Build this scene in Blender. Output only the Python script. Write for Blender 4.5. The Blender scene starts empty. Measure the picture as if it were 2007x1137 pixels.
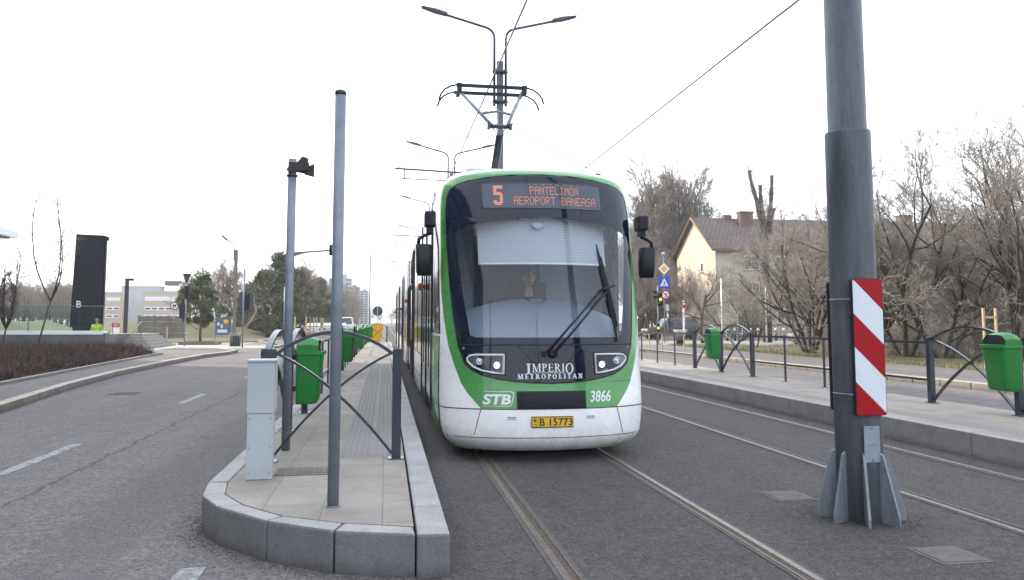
import bpy, bmesh, math, random
from mathutils import Vector, Matrix
R = math.radians
random.seed(7)
SC = bpy.context.scene
COL = SC.collection

# ------------------------------------------------------------------ camera
F_PX, W_PX, CX, CY = 1537.0, 2007.0, 1003.5, 501.0
CAM_H, PITCH, YAW = 1.5, R(4.8716), R(9.1514)
cam_data = bpy.data.cameras.new("camera")
cam = bpy.data.objects.new("camera", cam_data)
COL.objects.link(cam)
cam_data.sensor_width = 36.0
cam_data.lens = 36.0 * F_PX / W_PX
cam_data.shift_y = (CY - 568.5) / W_PX
cam_data.clip_end = 4000
cam_data.clip_start = 0.05
cam.location = (0, 0, CAM_H)
cam.rotation_euler = (math.pi / 2 + PITCH, 0, -YAW)
SC.camera = cam
_fw = Vector((math.sin(YAW) * math.cos(PITCH), math.cos(YAW) * math.cos(PITCH), math.sin(PITCH)))
_rt = Vector((math.cos(YAW), -math.sin(YAW), 0))
_up = _rt.cross(_fw)

def at(px, py, Y):
    """real point at distance Y along the street, seen at a pixel of the photograph"""
    v = _fw + _rt * ((px - CX) / F_PX) - _up * ((py - CY) / F_PX)
    t = Y / v.y
    return Vector((v.x * t, Y, CAM_H + v.z * t))

# ------------------------------------------------------------------ mesh builder
class MB:
    def __init__(self):
        self.v, self.f, self.s = [], [], []
    def face(self, idx, smooth=False):
        self.f.append(idx); self.s.append(smooth)
    def poly(self, pts, smooth=False):
        n = len(self.v); self.v += [tuple(p) for p in pts]
        self.face(list(range(n, n + len(pts))), smooth); return self
    def box(self, x0, x1, y0, y1, z0, z1):
        n = len(self.v)
        self.v += [(x0, y0, z0), (x1, y0, z0), (x1, y1, z0), (x0, y1, z0), (x0, y0, z1), (x1, y0, z1), (x1, y1, z1), (x0, y1, z1)]
        for q in ((0, 3, 2, 1), (4, 5, 6, 7), (0, 1, 5, 4), (1, 2, 6, 5), (2, 3, 7, 6), (3, 0, 4, 7)):
            self.face([n + i for i in q])
        return self
    def cbox(self, c, s):
        return self.box(c[0] - s[0] / 2, c[0] + s[0] / 2, c[1] - s[1] / 2, c[1] + s[1] / 2, c[2] - s[2] / 2, c[2] + s[2] / 2)
    def tube(self, pts, r, n=8, caps=True, up=None, smooth=True):
        pts = [Vector(p) for p in pts]; k = len(pts)
        rr = r if isinstance(r, (list, tuple)) else [r] * k
        base = len(self.v); ref = None
        for i, p in enumerate(pts):
            d = (pts[min(i + 1, k - 1)] - pts[max(i - 1, 0)])
            d = d.normalized() if d.length > 1e-9 else Vector((0, 0, 1))
            if ref is None:
                ref = Vector((0, 0, 1)) if abs(d.z) < 0.9 else Vector((1, 0, 0))
            a = ref - d * ref.dot(d)
            if a.length < 1e-6: a = Vector((1, 0, 0)).cross(d)
            a.normalize(); b = d.cross(a); ref = a
            for j in range(n):
                t = 2 * math.pi * j / n
                q = p + (a * math.cos(t) + b * math.sin(t)) * rr[i]
                self.v.append((q.x, q.y, q.z))
        for i in range(k - 1):
            for j in range(n):
                self.face([base + i * n + j, base + i * n + (j + 1) % n, base + (i + 1) * n + (j + 1) % n, base + (i + 1) * n + j], smooth)
        if caps:
            self.face([base + j for j in range(n)][::-1]); self.face([base + (k - 1) * n + j for j in range(n)])
        return self
    def ribbon(self, pts, side, w, t):
        """flat bar: w across 'side', t thick"""
        pts = [Vector(p) for p in pts]; side = Vector(side).normalized(); k = len(pts); base = len(self.v)
        for i, p in enumerate(pts):
            d = (pts[min(i + 1, k - 1)] - pts[max(i - 1, 0)]).normalized(); nrm = d.cross(side).normalized()
            for a, b in ((-1, -1), (1, -1), (1, 1), (-1, 1)):
                q = p + side * (a * w / 2) + nrm * (b * t / 2); self.v.append((q.x, q.y, q.z))
        for i in range(k - 1):
            for j in range(4):
                self.face([base + i * 4 + j, base + i * 4 + (j + 1) % 4, base + (i + 1) * 4 + (j + 1) % 4, base + (i + 1) * 4 + j])
        self.face([base + j for j in range(4)][::-1]); self.face([base + (k - 1) * 4 + j for j in range(4)])
        return self
    def prism(self, poly, z0, z1, fn=None):
        """extrude a 2-D outline; fn maps (a,b,c)->xyz"""
        fn = fn or (lambda a, b, c: (a, b, c)); n = len(poly); base = len(self.v)
        self.v += [fn(a, b, z0) for a, b in poly] + [fn(a, b, z1) for a, b in poly]
        self.face([base + i for i in range(n)][::-1]); self.face([base + n + i for i in range(n)])
        for i in range(n):
            self.face([base + i, base + (i + 1) % n, base + n + (i + 1) % n, base + n + i])
        return self
    def lathe(self, prof, n=16, c=(0, 0, 0), fn=None, smooth=True):
        fn = fn or (lambda x, y, z: (c[0] + x, c[1] + y, c[2] + z)); base = len(self.v); k = len(prof)
        for r, z in prof:
            for j in range(n):
                t = 2 * math.pi * j / n; self.v.append(fn(r * math.cos(t), r * math.sin(t), z))
        for i in range(k - 1):
            for j in range(n):
                self.face([base + i * n + j, base + i * n + (j + 1) % n, base + (i + 1) * n + (j + 1) % n, base + (i + 1) * n + j], smooth)
        self.face([base + j for j in range(n)][::-1]); self.face([base + (k - 1) * n + j for j in range(n)])
        return self
    def grid(self, rows, smooth=True, flip=False):
        base = len(self.v); m = len(rows[0])
        for r in rows: self.v += [tuple(p) for p in r]
        for i in range(len(rows) - 1):
            for j in range(m - 1):
                q = [base + i * m + j, base + i * m + j + 1, base + (i + 1) * m + j + 1, base + (i + 1) * m + j]
                self.face(q[::-1] if flip else q, smooth)
        return self
    def move(self, d=(0, 0, 0), rot=0, start=0):
        c, s = math.cos(rot), math.sin(rot)
        for i in range(start, len(self.v)):
            x, y, z = self.v[i]; self.v[i] = (x * c - y * s + d[0], x * s + y * c + d[1], z + d[2])
        return self
    def mesh(self, name):
        me = bpy.data.meshes.new(name); me.from_pydata(self.v, [], self.f)
        me.polygons.foreach_set("use_smooth", self.s); me.update(); return me

def obj(name, mb, m, parent=None, loc=(0, 0, 0), rotz=0, bevel=0, label=None):
    me = mb.mesh(name) if isinstance(mb, MB) else mb
    o = bpy.data.objects.new(name, me); COL.objects.link(o)
    if m is not None and len(me.materials) == 0: me.materials.append(m)
    o.location = loc; o.rotation_euler = (0, 0, rotz)
    if parent: o.parent = parent
    if bevel:
        b = o.modifiers.new("bevel", 'BEVEL'); b.width = bevel; b.segments = 2; b.limit_method = 'ANGLE'; b.angle_limit = R(40)
    if label: o["label"] = label
    return o
def tag(o, label, cat, group=None, kind=None):
    o["label"] = label; o["category"] = cat
    if group: o["group"] = group
    if kind: o["kind"] = kind
    return o
def thing(name, label, cat, loc=(0, 0, 0), rotz=0, group=None):
    o = bpy.data.objects.new(name, None); COL.objects.link(o)
    o.location = loc; o.rotation_euler = (0, 0, rotz); o.empty_display_size = 0.2
    return tag(o, label, cat, group)
def struct(name, mb, m, label=None, **k):
    o = obj(name, mb, m, **k); o["kind"] = "structure"
    if label: o["label"] = label; o["category"] = name.replace("_", " ")
    return o
KIDS = {}
def dup(root, loc, rotz, label=None, scale=None):
    if not KIDS:
        for ob in COL.objects:
            if ob.parent: KIDS.setdefault(ob.parent.name, []).append(ob)
    def kids(o): return [c for c in COL.objects if c.parent == o]
    r = root.copy(); COL.objects.link(r); r.location = loc; r.rotation_euler = (0, 0, rotz)
    if scale: r.scale = (scale, scale, scale)
    if label: r["label"] = label
    for ch in kids(root):
        c = ch.copy(); COL.objects.link(c); c.parent = r
        for g in kids(ch):
            d = g.copy(); COL.objects.link(d); d.parent = c
    return r

# ------------------------------------------------------------------ materials
class NT:
    def __init__(self, name):
        self.m = bpy.data.materials.new(name); self.m.use_nodes = True
        self.t = self.m.node_tree; self.b = self.t.nodes["Principled BSDF"]
        self._c = None
    def n(self, typ, **kw):
        nd = self.t.nodes.new("ShaderNode" + typ)
        for k, v in kw.items():
            if k in nd.inputs.keys():
                if hasattr(v, "is_output"): self.t.links.new(v, nd.inputs[k])
                else: nd.inputs[k].default_value = v
            else: setattr(nd, k, v)
        return nd
    def link(self, a, b): self.t.links.new(a, b)
    def co(self):
        if self._c is None: self._c = self.n("TexCoord").outputs["Object"]
        return self._c
    def noise(self, scale, detail=4, rough=.6, co=None):
        nd = self.n("TexNoise"); nd.inputs["Scale"].default_value = scale; nd.inputs["Detail"].default_value = detail
        nd.inputs["Roughness"].default_value = rough; self.link(co or self.co(), nd.inputs["Vector"]); return nd.outputs["Fac"]
    def ramp(self, fac, stops, interp='LINEAR'):
        nd = self.n("ValToRGB"); cr = nd.color_ramp; cr.interpolation = interp
        while len(cr.elements) < len(stops): cr.elements.new(0.5)
        for e, (p, c) in zip(cr.elements, stops):
            e.position = p; e.color = c if len(c) == 4 else (*c, 1)
        self.link(fac, nd.inputs["Fac"]); return nd.outputs["Color"]
    def mix(self, fac, a, b, mode='MIX'):
        nd = self.n("Mix", data_type='RGBA', blend_type=mode)
        for sock, v in ((nd.inputs[0], fac), (nd.inputs[6], a), (nd.inputs[7], b)):
            if hasattr(v, "is_output"): self.link(v, sock)
            elif isinstance(v, (int, float)): sock.default_value = v
            else: sock.default_value = (*v, 1) if len(v) == 3 else v
        return nd.outputs[2]
    def math(self, op, a, b=0.0, c=None):
        nd = self.n("Math", operation=op)
        for i, v in enumerate((a, b) if c is None else (a, b, c)):
            if hasattr(v, "is_output"): self.link(v, nd.inputs[i])
            else: nd.inputs[i].default_value = v
        return nd.outputs[0]
    def bump(self, h, strength=.3, dist=.01):
        nd = self.n("Bump"); nd.inputs["Strength"].default_value = strength; nd.inputs["Distance"].default_value = dist
        self.link(h, nd.inputs["Height"]); self.link(nd.outputs[0], self.b.inputs["Normal"])
    def set(self, **k):
        for a, v in k.items():
            s = self.b.inputs[a.replace("_", " ")]
            if hasattr(v, "is_output"): self.link(v, s)
            elif isinstance(v, tuple) and len(v) == 3: s.default_value = (*v, 1)
            else: s.default_value = v
        return self

def mat(name, c, rough=.5, metal=0., c2=None, scale=6., bump=0., bscale=80., coat=0., emit=0., spec=.5, rvar=.1, lo=.35, hi=.65):
    t = NT(name)
    if c2 is None: c2 = tuple(x * .82 for x in c)
    f = t.noise(scale, 5)
    t.set(Base_Color=t.ramp(f, [(lo, c), (hi, c2)]), Metallic=metal, Specular_IOR_Level=spec)
    t.set(Roughness=t.math('ADD', t.math('MULTIPLY', t.noise(scale * 3.1, 4), rvar * 2), rough - rvar))
    if coat: t.set(Coat_Weight=coat, Coat_Roughness=.05)
    if bump: t.bump(t.noise(bscale, 3), bump, .01)
    if emit: t.set(Emission_Color=c, Emission_Strength=emit)
    return t.m

def asphalt(name, c, stone, patch=.5, speck=150., worn=None, cracks=0.0, seam=None):
    t = NT(name); co = t.co()
    big = t.noise(.35, 6, .65); mid = t.noise(4., 5, .7)
    base = t.ramp(big, [(.3, tuple(x * (1 - .30 * patch) for x in c)), (.7, tuple(x * (1 + .32 * patch) for x in c))])
    base = t.mix(.5, base, t.ramp(mid, [(.3, tuple(x * .72 for x in c)), (.7, tuple(x * 1.25 for x in c))]))
    mp = t.n("Mapping"); t.link(co, mp.inputs["Vector"]); mp.inputs["Scale"].default_value = (1, .06, 1)
    streak = t.noise(1.3, 4, .6, mp.outputs[0])
    base = t.mix(1, base, t.ramp(streak, [(.3, (.72, .72, .73)), (.7, (1.3, 1.27, 1.24))]), 'MULTIPLY')
    vo = t.n("TexVoronoi"); vo.inputs["Scale"].default_value = speck; t.link(co, vo.inputs["Vector"])
    sp = t.ramp(vo.outputs["Color"], [(.50, (0, 0, 0)), (.62, (1, 1, 1))])
    base = t.mix(t.math('MULTIPLY', sp, .45), base, stone)
    vg = t.n("TexVoronoi"); vg.inputs["Scale"].default_value = 38; t.link(co, vg.inputs["Vector"]); gs = t.n("SeparateColor"); t.link(vg.outputs["Color"], gs.inputs[0])
    base = t.mix(1, base, t.ramp(gs.outputs[0], [(.05, (.66, .66, .67)), (.5, (1, 1, 1)), (.95, (1.42, 1.40, 1.38))]), 'MULTIPLY')
    vo3 = t.n("TexVoronoi"); vo3.inputs["Scale"].default_value = speck * .22; t.link(co, vo3.inputs["Vector"])
    base = t.mix(t.ramp(vo3.outputs["Distance"], [(.12, (.8, .8, .8)), (.2, (0, 0, 0))]), base, tuple(x * 1.3 for x in stone))
    base = t.mix(1, base, t.ramp(t.noise(55, 3, .8), [(.3, (.55, .55, .55)), (.7, (1.45, 1.45, 1.45))]), 'MULTIPLY')
    base = t.mix(.35, base, t.ramp(t.noise(2.3, 5, .7), [(.35, tuple(x * a for x, a in zip(c, (.72, .76, .74)))), (.5, c), (.65, tuple(x * a for x, a in zip(c, (1.3, 1.22, 1.26))))]))
    base = t.mix(t.ramp(t.noise(1.1, 7, .75), [(.58, (0, 0, 0)), (.70, (.45, .45, .45))]), base, tuple(x * 1.5 for x in c))
    if cracks:
        wv = t.n("Mapping"); wv.inputs["Scale"].default_value = (.5, .22, 1); dn = t.n("TexNoise"); dn.inputs["Scale"].default_value = 1.3; t.link(co, dn.inputs["Vector"])
        av = t.n("MixRGB"); av.blend_type = 'LINEAR_LIGHT'; av.inputs[0].default_value = .5; t.link(co, av.inputs[1]); t.link(dn.outputs["Color"], av.inputs[2])
        t.link(av.outputs[0], wv.inputs["Vector"])
        v2 = t.n("TexVoronoi", feature='DISTANCE_TO_EDGE'); v2.inputs["Scale"].default_value = .7; t.link(wv.outputs[0], v2.inputs["Vector"])
        cr = t.ramp(v2.outputs["Distance"], [(.0, (1, 1, 1)), (.008, (0, 0, 0))])
        gate = t.ramp(t.noise(.5, 3), [(.52, (0, 0, 0)), (.6, (1, 1, 1))])
        base = t.mix(t.math('MULTIPLY', t.math('MULTIPLY', cr, gate), cracks), base, tuple(x * .35 for x in c))
    if seam is not None:
        sx = t.n("SeparateXYZ"); t.link(co, sx.inputs[0])
        wob = t.math('MULTIPLY', t.math('SUBTRACT', t.noise(1.6, 8, .75), .5), .34)
        d = t.math('ABSOLUTE', t.math('ADD', t.math('SUBTRACT', sx.outputs[0], seam), wob))
        s = t.ramp(d, [(.008, (1, 1, 1)), (.022, (0, 0, 0))])
        base = t.mix(t.math('MULTIPLY', s, .75), base, tuple(x * .35 for x in c))
        # rougher worn band of loose chippings beside the island
        d2 = t.math('ABSOLUTE', t.math('ADD', t.math('SUBTRACT', sx.outputs[0], -1.95), t.math('MULTIPLY', wob, 2.5)))
        s2 = t.ramp(d2, [(.2, (1, 1, 1)), (.42, (0, 0, 0))])
        g = t.ramp(vo.outputs["Distance"], [(.2, tuple(x * 1.2 for x in stone)), (.5, tuple(x * .5 for x in c))])
        base = t.mix(t.math('MULTIPLY', s2, .55), base, g)
    base = t.mix(t.ramp(t.noise(.8, 6, .7), [(.60, (0, 0, 0)), (.68, (.38, .38, .38))]), base, tuple(x * .5 for x in c))      # oil and damp stains
    base = t.mix(t.ramp(t.noise(6.5, 3, .5), [(.70, (0, 0, 0)), (.74, (.5, .5, .5))]), base, tuple(x * .45 for x in c))
    t.set(Base_Color=base, Roughness=.88, Specular_IOR_Level=.3)
    t.bump(t.math('ADD', vo.outputs["Distance"], t.noise(40, 4)), .35, .006)
    return t.m

def pavers(name, c, c2, joint, bw, rh, mortar=.006, rough=.8, offset=.5):
    t = NT(name); co = t.co(); mp = t.n("Mapping"); t.link(co, mp.inputs["Vector"]); mp.inputs["Rotation"].default_value = (0, 0, R(90))
    br = t.n("TexBrick", offset=offset); t.link(mp.outputs[0], br.inputs["Vector"])
    br.inputs["Scale"].default_value = 1; br.inputs["Brick Width"].default_value = bw; br.inputs["Row Height"].default_value = rh
    br.inputs["Mortar Size"].default_value = mortar; br.inputs["Mortar Smooth"].default_value = .4
    br.inputs["Color1"].default_value = (*c, 1); br.inputs["Color2"].default_value = (*c2, 1); br.inputs["Mortar"].default_value = (*joint, 1)
    base = t.mix(1, br.outputs["Color"], t.ramp(t.noise(90, 5, .85), [(.3, (.66, .66, .66)), (.7, (1.3, 1.3, 1.3))]), 'MULTIPLY')
    base = t.mix(1, base, t.ramp(t.noise(1.7, 6, .7), [(.3, (.74, .71, .67)), (.7, (1.12, 1.12, 1.12))]), 'MULTIPLY')
    base = t.mix(t.ramp(t.noise(3.4, 4, .6), [(.64, (0, 0, 0)), (.72, (.35, .35, .35))]), base, tuple(x * .5 for x in c))
    t.set(Base_Color=base, Roughness=rough); t.bump(br.outputs["Fac"], -.4, .004); return t.m

def granite(name, c, side=.53):
    t = NT(name)
    v = t.ramp(t.noise(330, 4, .85), [(.32, tuple(x * .55 for x in c)), (.5, c), (.68, tuple(min(1, x * 1.45) for x in c))])
    v = t.mix(1, v, t.ramp(t.noise(75, 4, .8), [(.3, (.7, .7, .7)), (.7, (1.3, 1.3, 1.3))]), 'MULTIPLY')
    v = t.mix(1, v, t.ramp(t.noise(2.2, 6, .7), [(.32, (.74, .73, .72)), (.66, (1.1, 1.1, 1.12))]), 'MULTIPLY')
    # rain streaks and splash dirt low on the face
    sx = t.n("SeparateXYZ"); t.link(t.co(), sx.inputs[0])
    low = t.math('ADD', sx.outputs[2], t.math('MULTIPLY', t.noise(7, 6, .7), .16))
    v = t.mix(t.ramp(low, [(.07, (.65, .65, .65)), (.16, (0, 0, 0))]), v, tuple(x * .32 for x in c))
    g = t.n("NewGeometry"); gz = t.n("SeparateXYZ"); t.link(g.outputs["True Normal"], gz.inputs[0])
    up = t.ramp(gz.outputs[2], [(.45, (side, side * 1.005, side * 1.03)), (.75, (1, 1, 1))])        # shade painted into the colour: upright faces darker than tops
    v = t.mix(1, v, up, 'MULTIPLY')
    t.set(Base_Color=v, Roughness=.7); t.bump(t.noise(300, 2), .15, .003); return t.m

M = {}
M['road'] = asphalt('asphalt_road', (.104, .095, .096), (.25, .235, .235), .85, 130, cracks=.6, seam=-3.08)
M['road2'] = asphalt('asphalt_far_road', (.20, .19, .18), (.4, .39, .38), .5, 120, cracks=.5)
M['track'] = asphalt('asphalt_track', (.050, .0452, .0465), (.155, .145, .145), .85, 140)
M['ground'] = asphalt('dusty_ground', (.095, .087, .076), (.16, .15, .135), .8, 60)
M['pavement'] = asphalt('asphalt_pavement', (.115, .106, .103), (.24, .225, .215), .7, 150)
M['paver'] = pavers('stone_pavers', (.292, .264, .238), (.24, .22, .20), (.115, .105, .095), .6, .4, .003)
M['plaza'] = pavers('plaza_pavers', (.4, .38, .35), (.33, .32, .3), (.2, .19, .18), .8, .8, .01)
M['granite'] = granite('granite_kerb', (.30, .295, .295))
M['granite2'] = granite('granite_platform_edge', (.28, .27, .26), .85)  # paler sides: sky light from the left painted into the stone
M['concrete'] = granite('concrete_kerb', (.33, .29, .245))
M['tactile'] = mat('tactile_stone', (.24, .23, .225), .8, c2=(.185, .18, .175), scale=40)
M['marking'] = None
def whitepaint():
    t = NT('white_paint'); sx = t.n("SeparateXYZ"); t.link(t.co(), sx.inputs[0]); n = t.noise(5, 8, .75)
    mp = t.n("Mapping"); t.link(t.co(), mp.inputs["Vector"]); mp.inputs["Scale"].default_value = (9, 9, .8); st = t.noise(2, 5, .7, mp.outputs[0])
    c = t.ramp(t.noise(2, 5), [(.35, (.82, .81, .81)), (.65, (.79, .78, .785))])
    low = t.math('ADD', sx.outputs[2], t.math('MULTIPLY', t.math('SUBTRACT', n, .5), .9))      # road dirt thrown up onto the skirt
    c = t.mix(t.ramp(low, [(.05, (.42, .42, .42)), (.40, (0, 0, 0))]), c, (.36, .33, .29))
    c = t.mix(t.ramp(st, [(.56, (0, 0, 0)), (.72, (.09, .09, .09))]), c, (.45, .43, .40))
    t.set(Base_Color=c, Roughness=t.ramp(n, [(.3, (.2, .2, .2)), (.7, (.36, .36, .36))]), Coat_Weight=.5, Coat_Roughness=.06); return t.m
M['white'] = whitepaint()
M['green'] = mat('green_paint', (.060, .27, .058), .28, c2=(.055, .25, .055), scale=2, coat=.5, rvar=.05)
M['greenbin'] = mat('green_plastic', (.012, .20, .030), .38, c2=(.010, .165, .026), scale=5, rvar=.08)
M['blackgloss'] = mat('black_glass_border', (.006, .010, .024), .06, c2=(.005, .008, .020), scale=3, rvar=.02, spec=.42)
M['blackmatt'] = mat('black_plastic', (.009, .011, .016), .5, c2=(.014, .016, .022), scale=20, spec=.3)
M['rubber'] = mat('black_rubber', (.012, .012, .013), .7, c2=(.02, .02, .02), scale=20)
M['steel'] = mat('galvanised_steel', (.20, .225, .26), .45, .15, c2=(.15, .17, .20), scale=9, bump=.05, bscale=30)
M['darksteel'] = mat('dark_blue_grey_paint', (.017, .024, .038), .32, .0, c2=(.023, .030, .045), scale=14, bump=.04, coat=.3)
M['bluegrey'] = None
M['rail'] = mat('worn_rail_steel', (.25, .225, .205), .42, .6, c2=(.15, .125, .105), scale=30)
M['rust'] = mat('rail_groove', (.045, .028, .018), .8, c2=(.085, .060, .042), scale=25)
M['joint'] = mat('rail_joint_filler', (.095, .088, .078), .85, c2=(.055, .052, .048), scale=18)
M['cabinet'] = mat('light_grey_cabinet', (.40, .43, .455), .5, c2=(.355, .385, .41), scale=3)
M['bark'] = mat('bark', (.085, .070, .058), .9, c2=(.045, .036, .03), scale=12, bump=.5, bscale=30)
M['twig'] = mat('twigs', (.31, .275, .245), .85, c2=(.19, .165, .145), scale=2)
M['twig2'] = mat('grey_brown_twigs', (.22, .18, .15), .85, c2=(.15, .12, .10), scale=2)
M['twigfar'] = mat('far_twigs', (.24, .195, .17), .9, c2=(.16, .13, .115), scale=.6)
M['needle'] = mat('pine_needles', (.13, .15, .065), .7, c2=(.06, .08, .04), scale=1.5)
M['needle2'] = mat('conifer_leaves', (.15, .155, .085), .75, c2=(.07, .082, .05), scale=.8)
M['grass'] = mat('grass_soil', (.075, .078, .030), .95, c2=(.085, .070, .042), scale=1.2, bump=.4, bscale=25)
M['blade'] = mat('grass_blades', (.14, .155, .05), .8, c2=(.21, .18, .095), scale=1.5)
M['hedge'] = mat('brown_shrub_twigs', (.108, .070, .055), .9, c2=(.062, .042, .036), scale=1.4)
M['soil'] = mat('dark_soil', (.05, .038, .03), .95, c2=(.032, .025, .02), scale=6, bump=.6, bscale=20)
M['glassgreen'] = None
M['chrome'] = mat('reflector_chrome', (.75, .76, .78), .12, 1., scale=5, rvar=.03)
M['amber'] = mat('amber_lens', (.75, .16, .02), .2, c2=(.65, .12, .015), scale=5)
M['red'] = mat('red_film', (.42, .012, .016), .35, c2=(.36, .010, .014), scale=6)
M['whitefilm'] = mat('white_film', (.72, .74, .76), .35, c2=(.66, .68, .7), scale=8)
M['blue'] = mat('blue_film', (.01, .07, .42), .35, scale=6)
M['yellow'] = mat('yellow_film', (.75, .40, .01), .4, c2=(.65, .35, .01), scale=6)
M['plate'] = mat('yellow_plate', (.72, .42, .02), .45, c2=(.64, .37, .015), scale=9)
M['ink'] = mat('black_ink', (.008, .008, .009), .5)
M['mortar'] = mat('pale_mortar', (.125, .117, .105), .9, c2=(.085, .08, .072), scale=14)
M['cream'] = mat('cream_render', (.47, .42, .33), .9, c2=(.40, .355, .285), scale=.7, bump=.1)
M['greywall'] = mat('pale_grey_cladding', (.38, .41, .45), .6, c2=(.33, .36, .4), scale=.2)
M['tanwall'] = mat('tan_cladding', (.45, .36, .28), .7, c2=(.4, .32, .25), scale=.2)
M['winglass'] = mat('window_glass', (.03, .035, .045), .06, c2=(.05, .055, .065), scale=.7, rvar=.02)
M['tower'] = mat('blue_tower_glass', (.14, .22, .32), .15, c2=(.2, .28, .38), scale=.1)
M['darkblock'] = mat('dark_facade', (.10, .10, .115), .5, c2=(.13, .13, .145), scale=.2)
M['skin'] = mat('skin', (.45, .26, .19), .5, c2=(.40, .22, .16), scale=20)
M['hair'] = mat('dark_hair', (.02, .016, .013), .6)
M['cloth'] = mat('dark_shirt', (.03, .034, .05), .9, c2=(.04, .045, .06), scale=15)
M['hivis'] = mat('hi_vis_vest', (.42, .58, .03), .6, c2=(.45, .66, .02), scale=10)
M['timber'] = mat('pale_timber', (.50, .38, .22), .8, c2=(.40, .3, .18), scale=12)
M['panelconc'] = mat('weathered_concrete', (.19, .17, .145), .9, c2=(.125, .11, .095), scale=1.5, bump=.2)
M['carwhite'] = mat('car_white', (.72, .72, .72), .2, coat=.8, scale=2, rvar=.05)
M['carred'] = mat('car_red', (.35, .015, .015), .2, coat=.8, scale=2, rvar=.05)
M['suvpaint'] = mat('taupe_metallic', (.09, .074, .062), .3, .2, coat=.8, scale=2, rvar=.05)
M['carsilver'] = mat('car_silver', (.45, .46, .48), .3, .4, coat=.8, scale=2, rvar=.05)
M['cardark'] = mat('car_dark', (.03, .033, .04), .25, coat=.8, scale=2, rvar=.05)
M['interior'] = mat('grey_cab_lining', (.46, .50, .58), .7, c2=(.42, .46, .54), scale=3)
M['dash'] = mat('dash_plastic', (.235, .28, .35), .6, c2=(.21, .25, .32), scale=2)
M['blind'] = None
M['led'] = None

def marking():
    t = NT('road_marking_paint'); n = t.noise(9, 8, .8)
    vo = t.n("TexVoronoi"); vo.inputs["Scale"].default_value = 130; t.link(t.co(), vo.inputs["Vector"])
    f = t.ramp(t.math('ADD', n, t.math('MULTIPLY', vo.outputs["Distance"], .25)), [(.5, (0, 0, 0)), (.72, (1, 1, 1))])
    t.set(Base_Color=t.mix(f, (.36, .355, .35), (.12, .118, .122)), Roughness=.8); return t.m
M['marking'] = marking()
def emission(name, c, s, base=(.02, .02, .02)):
    t = NT(name); t.set(Base_Color=base, Roughness=.3, Emission_Color=c, Emission_Strength=s)
    return t.m
M['led'] = emission('led_dots', (1., .36, .20), .36)
M['lamp_on'] = emission('headlamp_bulb', (1., .96, .8), 3.)
M['amber_on'] = emission('amber_signal_light', (1., .42, .03), 2.2)
def clearglass(name, tint, ior, mixmin=0.0, rough=0.0):
    t = NT(name); t.t.nodes.remove(t.b); out = [n for n in t.t.nodes if n.type == 'OUTPUT_MATERIAL'][0]
    tr = t.n("BsdfTransparent"); tr.inputs[0].default_value = (*tint, 1)
    gl = t.n("BsdfGlossy"); gl.inputs["Roughness"].default_value = rough
    fr = t.n("Fresnel"); fr.inputs["IOR"].default_value = ior
    geo = t.n("NewGeometry")
    # the same reflectance from both sides of the pane
    frm = t.math('MULTIPLY', t.math('ADD', fr.outputs[0], mixmin), t.math('SUBTRACT', 1.0, t.math('MULTIPLY', geo.outputs["Backfacing"], .9)))
    mx = t.n("MixShader"); t.link(frm, mx.inputs[0]); t.link(tr.outputs[0], mx.inputs[1]); t.link(gl.outputs[0], mx.inputs[2])
    t.link(mx.outputs[0], out.inputs[0]); return t.m
M['windscreen'] = clearglass('windscreen_glass', (.86, .90, .94), 1.62)
M['sideglass'] = clearglass('side_glass', (.80, .83, .86), 1.9)
M['glassgreen'] = clearglass('green_tinted_glass', (.84, .94, .90), 1.5)
M['lens'] = clearglass('headlamp_lens', (.92, .93, .95), 1.45)
def blind():
    t = NT('roller_blind'); sx = t.n("SeparateXYZ"); t.link(t.co(), sx.inputs[0])
    w = t.math('SINE', t.math('MULTIPLY', sx.outputs[2], 190.))
    t.set(Base_Color=t.ramp(w, [(0, (.37, .395, .43)), (1, (.43, .455, .49))]), Roughness=.8); return t.m
M['blind'] = blind()
def hazard():
    t = NT('red_white_chevrons'); sx = t.n("SeparateXYZ"); t.link(t.co(), sx.inputs[0])
    # local x across (0..w), z down from the top = -z
    s = t.math('SUBTRACT', t.math('MULTIPLY', sx.outputs[2], -1.0), t.math('MULTIPLY', sx.outputs[0], .93))
    f = t.math('FRACT', t.math('DIVIDE', t.math('ADD', s, 5.15), .515))
    c = t.ramp(f, [(0, (.66, .71, .76)), (.5049, (.34, .004, .010))], 'CONSTANT')
    c = t.mix(1, c, t.ramp(t.noise(14, 5, .7), [(.35, (.96, .96, .96)), (.65, (1.01, 1.01, 1.01))]), 'MULTIPLY')
    t.set(Base_Color=c, Roughness=.45, Specular_IOR_Level=.2); return t.m
M['hazard'] = hazard()
def rooftile():
    t = NT('brown_roof_tiles'); br = t.n("TexBrick"); t.link(t.co(), br.inputs["Vector"])
    br.inputs["Scale"].default_value = 1; br.inputs["Brick Width"].default_value = .5; br.inputs["Row Height"].default_value = .42; br.inputs["Mortar Size"].default_value = .06
    br.inputs["Color1"].default_value = (.092, .070, .066, 1); br.inputs["Color2"].default_value = (.122, .090, .084, 1); br.inputs["Mortar"].default_value = (.045, .033, .033, 1)
    t.set(Base_Color=t.mix(1, br.outputs["Color"], t.ramp(t.noise(.8, 5), [(.3, (.75, .75, .75)), (.7, (1.15, 1.12, 1.1))]), 'MULTIPLY'), Roughness=.85)
    t.bump(br.outputs["Fac"], -.5, .03); return t.m
M['rooftile'] = rooftile()
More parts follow.
